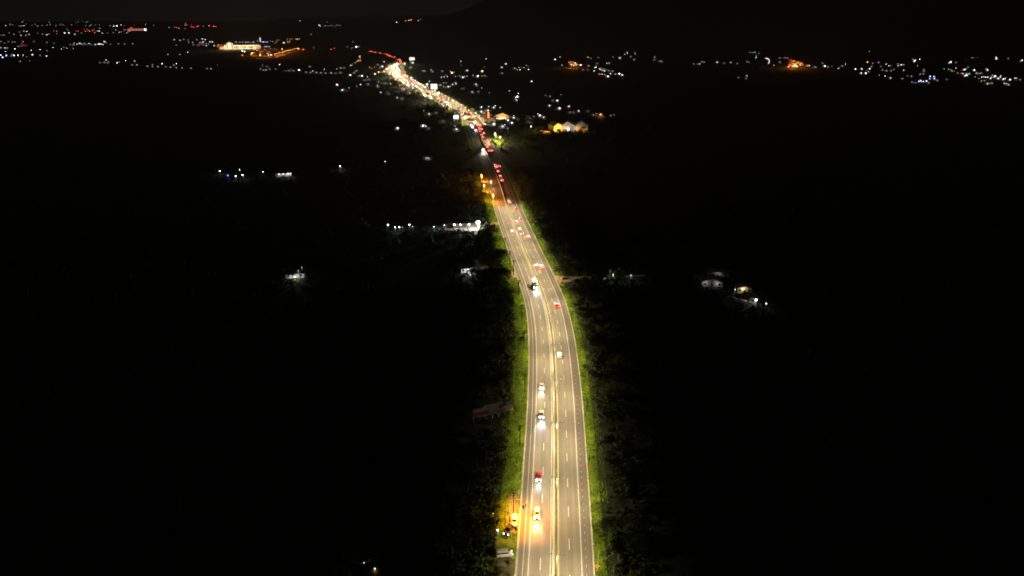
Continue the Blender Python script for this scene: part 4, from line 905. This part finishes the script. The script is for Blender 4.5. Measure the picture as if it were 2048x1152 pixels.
dots(0, 20, 'town on the left horizon', "70 195 y2|125 185 g2|155 185 g1|280 155 g2|290 145 g2|240 200 g2|270 200 w1|305 195 w1|325 180 g1|410 195 g2|450 180 g2|480 200 w1|540 195 g2|600 190 w1|625 155 g1|645 185 w1|715 195 g2|770 185 g2|800 183 w1|915 185 g2|970 165 g2|1000 145 g2|1110 100 g2|1060 130 g1|1095 200 w1|1150 200 w1|1170 185 g2|1220 185 g1|1270 185 g2|1410 200 w1|1455 203 w2|1475 200 w1|1500 203 w3|1550 185 w1|1280 228 w1|1865 185 g2|1970 190 g1|20 320 g3|50 320 g3|115 290 g2|180 305 w1|270 320 w2|300 268 w1|340 270 w2|370 308 w2|332 320 w1|480 295 g2|545 305 w1|600 312 w2|630 300 w1|690 265 o1|728 265 o1|725 300 o1|825 293 w3|885 292 w3|955 305 w2|975 265 r1|1000 265 r1|1040 290 g2|1095 270 r2|1130 265 r2|1150 265 w1|1180 260 r2|1210 285 r2|1250 265 w2|1272 266 w2|1310 292 w1|1375 292 g2|1450 285 g2|1480 252 w1|1525 280 w1|1550 275 g2|1600 255 g3|1620 285 w1|1640 270 w1|1660 265 w1|1120 245 r1|1200 245 r1|1080 245 r1|850 240 g1|870 255 b1|1710 190 r1|1590 200 r1|1580 240 r1|250 280 r1|310 260 r1")
dots(0, 20, 'rows of houses below the left horizon', "15 400 g2|105 400 g2|160 405 g2|190 405 g2|290 400 w1|430 402 g3|270 425 r1|300 440 r1|330 450 r1|240 465 g3|278 460 g3|10 475 w1|65 480 w2|90 480 w1|185 488 w2|680 487 w2|780 493 w1|815 470 w1|865 495 w1|935 495 g2|600 410 g2|690 420 g1|75 537 w2|10 570 w3|25 595 b3|75 575 b3|135 580 g4|175 573 w3|230 578 w2|235 595 w1|295 582 w2|400 517 w2|410 563 b3|515 512 w2|600 522 g2|590 580 w2|515 585 g2|245 648 g4|380 653 g2|150 560 g3|340 600 r1|60 420 r1")
dots(0, 20, 'bright works on the left plain', "950 415 w1|990 432 w2|1020 426 w3|1050 432 w2|1080 424 w2|1070 440 g4|1140 425 w2|1110 440 g4|1170 445 g4|900 440 g3|940 443 g3|1220 437 w2|1265 434 w3|1290 430 w2|1315 436 w2|1335 405 w3|1410 432 g2|1515 428 g2|1595 427 w1|1695 427 w1|1360 420 g3")
dots(0, 20, 'lane lights below the left plain', "1355 632 w2|1390 655 g3|1500 680 w2|1515 655 g3|1610 652 w2|1725 655 w2|1940 690 g3|1280 663 g4|1320 664 g4|1370 668 g4|1690 690 g3|1740 692 g3|1880 710 g3|1950 712 g4|2020 714 g4|2068 680 w2|2218 695 g3|2258 692 w2|2120 718 g4|2180 722 g4|2250 727 g4|2330 730 g4|2440 733 g3|2640 740 g4|2700 740 g4|2783 707 w1|2403 545 w2|2148 570 g2|2298 560 g2")
dots(320, 20, 'red lights on the far horizon', "115 218 g2|190 218 r2|215 222 r2|240 230 w1|320 237 g2|325 193 r2|345 190 r1|400 185 r1|400 215 r2|425 215 r2|440 218 r1|470 210 r2|487 203 r2|555 205 g2|627 200 r3|685 203 o2|715 210 r2|330 165 g2|700 205 r2|1130 175 g1")
dots(320, 20, 'white lights beside the shopping centre', "180 375 w2|255 385 w2|300 370 g2|360 378 g2|365 405 w1|415 410 w1|425 440 w1|540 365 w2|580 375 w2|548 405 w2|590 425 w1|530 427 w1|640 403 w2|670 405 w2|595 452 w2|690 450 w2|555 445 g3|480 445 r2|500 440 r1|210 445 g2|470 375 g2|510 410 k1|620 430 g2|750 440 o2|770 455 o2|790 440 o1|740 460 o2")
dots(320, 20, 'lights behind the shopping centre', "970 405 b2|1020 407 b1|1060 405 w2|1100 410 w2|1130 405 w1|1160 415 w1|1195 405 w1|1245 393 w1|1320 405 w2|1345 405 b2|1370 405 w2|1410 390 b1|1440 400 b1|1485 400 o1|1500 380 o1|1525 380 o1|1520 395 w1|1565 380 o1|1585 417 w3|1630 368 o1|1665 367 o1|1690 365 o1|1735 365 o1|1752 370 y2|1780 365 y1|1630 395 y1|1640 410 o1|1660 395 y1|1480 420 g2|1785 125 w2|1935 307 g2|1970 475 g2|2035 190 w2|1340 463 w2|1365 463 w2|1395 463 w2|1270 463 p2|1290 465 p1")
dots(320, 20, 'orange car park lamps by the shopping centre', "1180 490 o1|1215 500 o2|1245 523 o2|1235 515 y1|1290 493 o1|1335 510 o1|1285 550 o1|1185 550 o2|1210 555 o2|1170 570 o2|1275 570 o2|1350 530 o1|1380 535 o1|1400 530 o1|1420 490 o1|1440 515 o2|1465 492 o1|1490 510 o2|1510 515 o1|1565 505 o2|1380 520 o1|1045 572 o2|1200 520 o1|1260 500 r1|1310 525 r1|1050 515 w3|1080 525 w3|1415 567 b3|1390 575 w1|1470 570 o2|1495 562 o2|1522 552 o2|1550 547 o2|1575 540 o2|1600 532 o2|1625 525 o2|1650 520 o2|1675 514 o2|1700 507 o2|1725 500 o2|1750 494 o2|1775 488 o2|1480 592 o1|1510 588 o1|1540 582 o1|1570 575 o1|1600 566 o1|1830 497 r3|1445 560 r1|1370 560 o1|1330 545 o1|1300 535 r1")
dots(320, 20, 'lit gardens left of the far town', "1310 715 k1|1345 712 g3|1375 715 g3|1285 755 y1|1320 757 g4|1350 755 g4|1400 745 g3|1480 760 w1|1535 703 w2|1600 768 g3|1640 768 g3|1670 760 w1|1700 768 g3|1780 757 w3|1915 715 g4")
dots(580, 20, 'high lights on the far hills', "628 80 w2|670 78 w1|475 150 g2|380 187 w1|390 203 w2|450 198 w1|492 200 w1|525 198 w1|575 210 g2|600 185 g2|640 195 w1|1365 153 w2|1478 135 y2|1520 128 o2|1535 127 o2|1553 123 o2|1645 127 w1|1675 118 g2|125 125 w1")
dots(580, 20, 'lights left of the far town', "525 495 r1|570 490 r2|735 465 g2|790 490 w2|840 467 w3|860 467 w2|880 463 w1|805 400 v1|245 713 g4|440 765 y1|280 770 y1|200 785 g4|250 788 g4|330 790 g4|390 793 g4|450 795 g4|520 795 g4|580 795 g4|640 790 g4|890 600 y2|905 620 o1|890 635 o1|870 650 y1|850 665 o1|830 680 y1|800 690 o1|785 700 y1|770 708 y1|640 730 g4|680 730 g3|600 760 y1|760 820 w3|815 790 g4|850 765 g3|920 830 w3|880 830 g3|990 860 w2|1000 880 g4|950 885 g3|995 935 g3|905 960 w2|855 980 g2|755 1000 w1|655 1010 w3|690 1005 g3|605 940 p4|1120 970 w1|1165 1060 w2|1245 1055 g2|1375 1130 w1|1425 1110 g2|1130 925 y1|1170 920 g4|1220 925 g4|1280 930 y1|1020 740 o1|1080 735 y1|1150 745 o1")
dots(740, 90, 'far town beside the bend', "175 215 w2|100 240 g3|150 262 w3|60 360 w3|110 335 y3|20 300 o1|310 240 w3|345 238 w3|440 230 w3|455 265 w2|540 218 w3|520 275 g3|280 270 p3|240 290 p2|200 300 y3|180 330 p3|210 350 y2|250 360 y3|525 405 w3|570 440 b3|520 440 w2|620 490 w2|330 430 y3|490 530 v3|500 545 b2|430 490 r2|550 555 w2|700 525 w3|720 490 w3|760 470 w2|690 540 w2|740 510 w2|480 400 y2|440 370 y2|500 600 y2|380 520 y2|420 545 y1|650 640 y1|590 610 y1|900 720 r2|940 760 p4|1000 690 k2|995 668 w3|1050 700 w3|830 580 w2|875 605 w3|760 660 w2|590 595 w2|1150 780 g3|1040 800 y2|1000 830 k1|1080 850 k1")
dots(740, 90, 'houses right of the far town', "895 495 w1|940 490 w1|980 490 w1|990 520 w3|1060 510 w2|1100 505 w2|860 520 y1|900 525 y1|940 540 y1|1030 530 w1|675 320 g3|700 320 g4|780 325 w2|800 326 g3|920 323 g2|1030 345 p2|1050 345 p3|1075 350 p2|975 375 g3|1235 315 w2|1165 212 w2|1165 265 g2|1430 325 y3|1465 290 g2|1485 180 w2|1680 275 p2|1690 295 y2|1735 230 w3|1725 245 w1|1680 350 g3|1910 290 w1|1920 323 w2|1885 325 w1|1975 300 w2|2030 320 w2|2000 265 k1|1850 290 k1|1940 285 k1|2020 280 k1|915 415 w1|950 415 w2|990 410 w2|1095 405 w1|1180 400 w3|1150 400 w1|1210 410 w1|1243 400 w1|1320 393 w1|1365 390 w3|1385 395 w2|1435 383 g4|1470 383 g4|1095 467 w1|1345 490 w3|1365 505 g4|1185 540 g4|1310 585 w2|1385 580 g3|1430 555 g2|1785 590 y1|1880 645 w3|1900 628 w1|1860 680 w2|1885 718 w1|1525 617 g2")
dots(740, 90, 'lights round the junction', "1320 800 w3|1425 775 w3|1405 835 w3|1505 820 w3|1520 795 w2|1580 780 w3|1605 785 w2|1665 810 w2|1430 800 w2|1340 880 y1|1550 905 r2|1565 990 w4|1565 950 w1|1590 925 y1|1840 910 w3|1800 975 w3|1765 940 w3|1700 1020 w3|1690 1005 w2|1725 1030 w2|1765 1075 w1|745 865 w3|690 850 w1|825 850 g4|920 960 g4|340 1040 w4|675 1010 w4|715 1045 w2|740 1040 g4|1105 1055 w3|1090 1045 w2|140 612 w2|225 605 g2|345 680 w2|405 665 g2|100 520 w1|1170 870 p3|1215 905 p2|1240 845 r3|1165 830 r3|1290 920 r2|1100 765 k1|1460 880 y2|1400 910 y2|1350 920 y2")
dots(960, 80, 'hamlets on the right slope', "655 515 w3|955 240 w3|1030 220 w1|1050 327 w2|1290 310 w3|1355 180 y1|1400 230 k1|1420 240 k1|1380 210 g4|1510 215 g2|1500 290 g4|1620 303 w2|1650 285 g4|1710 225 w1|1790 230 k1|1800 240 y1|1780 215 g4|1850 190 w1|1887 173 w2|1930 205 g3|1975 240 g4|1980 165 w1|1990 185 w1|1465 355 w2|1485 357 w2|1525 375 w2|1545 385 w2|1565 392 w2|1590 402 w2|1460 402 w2|1525 425 r2|1560 440 w2|1600 447 w2|1630 455 w3|1670 435 w2|1735 440 w2|1775 420 w3|1810 437 w3|1320 368 g3|1380 370 g3|1390 320 g4|1480 320 g4|1545 350 g3|1580 360 g3|1615 370 g3|1650 380 g3|1690 388 g3")
dots(960, 80, 'orange lit yard on the right slope', "1135 290 o2|1150 310 o2|1165 285 o2|1180 305 y2|1195 290 y2|1210 285 y2|1225 305 o2|1240 300 o2|1200 315 y3|1170 325 o2|1230 325 o2|1150 275 r1|1200 270 r1|1245 285 r1")
dots(960, 80, 'houses between junction and warehouse', "375 655 y1|465 708 w3|488 690 w1|455 742 w2|475 780 w1|885 820 w3|975 757 w3|935 755 g3|1000 855 w4|1035 703 w1|885 705 g2|840 715 g2|1130 830 p3|1250 890 w3|1150 905 g3|1200 906 g4|1380 890 g4|1490 925 w3|1520 930 w2|1470 940 g4|1440 940 g3|1680 945 g3|1710 940 g2|765 945 w4|805 968 w3|740 950 w2|620 958 g3|670 960 g3|635 985 g2|630 1030 g3|430 975 w2|480 990 g3")
dots(1100, 80, 'lone gardens on the right plain', "1340 222 w2|1330 255 k1|1360 258 k1|1400 262 g4|1430 266 g3|1840 295 g2|1890 296 g4|1910 297 w1|1940 270 g4|1970 272 g3")
dots(1420, 60, 'farms on the right plain', "80 398 g4|95 420 w2|180 415 g2|262 405 g4|345 420 g2|470 405 k1|490 402 g3|505 280 g2|550 280 g2|578 282 w1|627 307 g2|590 330 g2|590 353 w2|815 455 w2|885 348 g3|890 400 g4|950 348 g3|985 348 g3|1000 458 p2|1245 445 g4|1275 457 w2|1465 450 w3|1510 462 g4|1340 465 g3|1440 430 k1|1735 443 w2|1685 450 g3|1643 495 w2|358 595 g2|465 575 w1|460 607 g2|1560 468 g2")
dots(1420, 60, 'orange lit works on the right plain', "1010 385 r1|1040 380 r2|1030 400 r2|1065 400 r2|1080 405 o2|1050 420 o1|1105 415 o2|1125 412 o2|1165 412 r2|1020 425 r1|1040 440 o1|1065 435 o2|1150 440 o2|1180 440 r2|1200 450 o1|1130 430 y2|1075 450 y3|1090 445 y4|1110 455 y3|1060 460 y2")
dots(1728, 60, 'village on the right edge', "65 268 g3|45 400 o3|115 415 g2|180 405 g2|95 455 g3|75 485 w3|30 517 w1|20 542 w3|60 540 w2|-28 487 w3|-110 487 w3|-110 505 w1|-35 540 w3|220 455 g3|280 440 w1|315 460 w2|335 448 g3|435 462 w2|470 437 w2|440 425 w1|500 435 g3|640 388 w3|660 390 w2|713 382 w2|620 365 g2|685 462 w1|505 517 y2|765 497 g3|757 515 g3|270 595 w2|305 597 g3|335 603 w2|193 580 w1|240 500 g3|290 512 g3|340 510 g3|380 495 g2|715 573 w1|765 573 w1|850 580 b3|885 585 b3|845 610 b3|890 610 b3|715 635 b4|740 645 b3|790 640 b3|620 655 g4|660 660 g4|700 662 w2|760 665 w2|820 662 g4|930 630 g4|1060 620 g3|560 575 g3|600 580 g3|480 610 g3")
dots(1728, 60, 'village street at the right edge', "1085 410 w2|1105 403 w3|1125 398 w1|1170 405 g3|1383 355 w1|1443 352 w1|1685 340 w2|1695 360 p3|1845 355 g4|2030 375 w3|2000 390 g3|1335 463 g4|1178 493 p2|1110 497 g3|1275 497 w3|1300 502 w2|1405 500 w3|1580 500 w3|1565 485 g3|1240 547 r2|1265 562 w2|1290 572 w3|1310 568 w3|1335 570 w2|1345 548 g4|1300 548 g4|1435 560 y1|1475 562 y1|1400 530 y1|1450 535 g4|1500 540 g4|1640 570 g3|1685 577 w3|1750 592 w2|1505 608 w2|1530 608 w2|1555 608 w2|1580 608 w2|1605 608 w2|1632 608 w2|1660 608 w2|1690 606 w3|1715 608 w3|1740 610 w2|1780 618 w3|1810 622 w2|1870 622 w3|1930 622 w2|1950 622 w2|1990 622 g2|1790 688 w2|1820 688 w2|1850 688 w2|1620 665 y1|1575 675 y2|1500 640 y1|1640 690 y1|1540 655 y1|1030 485 g3|1080 505 k1|1120 515 k1|1160 530 k1|1200 540 g3|1420 605 k1|1470 625 k1|1600 690 y1")

# ------------------------------------------------------------------ dark scrub that breaks the ground round every lit place, and the far woods
leaf0 = leaf_cloud([(0,0,.55,.8),(.7,.3,.4,.6),(-.6,.4,.4,.55)], 16, .42, 5)
L0 = np.array(leaf0[0]).reshape(-1, 3)
def scatter(name, centers, label, m, cat):
    out = []
    for (x, y, z, sc) in centers:
        a = nrg.uniform(0, 6.28); ca, sa = math.cos(a), math.sin(a); q = L0*sc
        out.append(np.stack([q[:, 0]*ca-q[:, 1]*sa+x, q[:, 0]*sa+q[:, 1]*ca+y, q[:, 2]*nrg.uniform(.7, 1.5)+z-.1], 1))
    V = np.concatenate(out); me_ = bpy.data.meshes.new(name); k = len(V)//4
    me_.vertices.add(len(V)); me_.vertices.foreach_set('co', V.ravel()); me_.loops.add(len(V)); me_.loops.foreach_set('vertex_index', np.arange(len(V), dtype=np.int32))
    me_.polygons.add(k); me_.polygons.foreach_set('loop_start', np.arange(0, 4*k, 4, dtype=np.int32)); me_.update(calc_edges=True); me_.materials.append(m)
    return tag(link(name, me_), label, cat, kind='stuff')
def inside(poly, x, y):
    c = False; j = len(poly)-1
    for i in range(len(poly)):
        if (poly[i][1] > y) != (poly[j][1] > y) and x < (poly[j][0]-poly[i][0])*(y-poly[i][1])/(poly[j][1]-poly[i][1]+1e-9)+poly[i][0]: c = not c
        j = i
    return c
PAVED = [[(v.co.x, v.co.y) for v in o.data.vertices] for o in C.objects if o.get('kind') == 'structure' and o.type == 'MESH' and len(o.data.polygons) == 1]
HOUSES = [(o.location.x, o.location.y) for o in C.objects if o.name.startswith(('house', 'warehouse', 'hall', 'market', 'shopping', 'town_building', 'yard_lamp'))]
HA = np.array(HOUSES)
def ok_scrub(x, y, u_min=17.0):
    if any(inside(pp, x, y) for pp in PAVED): return False
    d = (ax[:, 0]-x)**2+(ax[:, 1]-y)**2
    if d.min() < 17.5**2: return False
    return ((HA[:, 0]-x)**2+(HA[:, 1]-y)**2).min() > 49
cs = []
for k in range(5200):                                              # behind both verges of the near stretch
    s = rng.uniform(sA-10, sB+60); sd_ = rng.choice((-1, 1)); u = 18+rng.random()**1.4*36; p = P(s, sd_*u+(2 if sd_ > 0 else 0), 0)
    if ok_scrub(p.x, p.y): cs.append((p.x, p.y, 0, rng.uniform(.7, 1.9)))
scatter('undergrowth', cs, 'tangled dark undergrowth behind the verges of the near highway', M['leaf3'], 'undergrowth')
cs = []
for x, y in [(912,455),(957,452),(880,455),(800,456),(945,545),(592,555),(575,548),(456,352),(485,352),(441,344),(567,354),(680,335),(855,320),(1232,556),(1270,552),(1422,569),(1436,552),(1486,584),(1500,602),(1532,608),(740,1140),(985,1080),(1000,1060),(1010,1030)]:
    c = at(x, y); r_ = 26+c.length*.03
    for k in range(230):
        a = rng.random()*6.28; q = r_*rng.random()**.6; X, Y = c.x+q*math.cos(a), c.y+q*math.sin(a)
        if ok_scrub(X, Y): cs.append((X, Y, 0, rng.uniform(.6, 1.6)))
scatter('scrub', cs, 'dark scrub round the scattered farm lights on the plain', M['leaf3'], 'scrub')
cs = []
for x, y in [(970,375),(992,288),(1148,268),(1116,270),(1092,270),(1200,240),(1006,242),(912,240),(868,182),(960,235),(930,225),(780,150),(824,125),(800,165),(1010,225),(1020,240),(850,250),(795,255),(1130,258),(1165,262),(1080,262),(800,180),(830,195),(850,205),(870,215),(780,165),(890,225),(840,160),(870,160),(900,185),(760,150),(920,205)]:
    c = at(x, y); r_ = 60 if y > 200 else 90
    for k in range(260):
        a = rng.random()*6.28; q = r_*rng.random()**.6; X, Y = c.x+q*math.cos(a), c.y+q*math.sin(a)
        if ok_scrub(X, Y): cs.append((X, Y, 0, rng.uniform(1.0, 2.6)))
scatter('far_undergrowth', cs, 'dark trees and scrub round the far town', M['leaf3'], 'undergrowth')
cs = []
LA = np.array(LIGHTS_AT)
while len(cs) < 5200:                                              # the woods of the valley floor, kept clear of the lit places
    y = 160*(30**rng.random()); x = rng.uniform(-.95, .95)*(y+140); X, Y, Z = pix(x, y, H(x, y)+6)
    if ((LA[:, 0]-X)**2+((LA[:, 1]-Y)*1.4)**2).min() < 49: continue
    d = (ax[:, 0]-x)**2+(ax[:, 1]-y)**2
    if d.min() < 45**2 or ((HA[:, 0]-x)**2+(HA[:, 1]-y)**2).min() < 40**2: continue
    cs.append((x, y, H(x, y)-.5, rng.uniform(2.5, 5.5)))
scatter('forest', cs, 'black unlit woods covering the valley floor', M['leaf3'], 'forest')

# ------------------------------------------------------------------ night haze
hz = MB().box(-16000, 16000, -450, 25500, -1.5, 1100).build('haze', None if False else M['glass'])
hz.data.materials.clear(); hm = bpy.data.materials.new('night_haze'); hm.use_nodes = True; hn, hl = hm.node_tree.nodes, hm.node_tree.links; hn.clear()
ho = hn.new('ShaderNodeOutputMaterial'); hv = hn.new('ShaderNodeVolumePrincipled'); hv.inputs['Color'].default_value = (.85, .85, .88, 1); hv.inputs['Density'].default_value = 6.5e-5
hl.new(hv.outputs[0], ho.inputs['Volume']); hz.data.materials.append(hm); tag(hz, 'thin night haze over the whole valley', 'haze', kind='stuff')
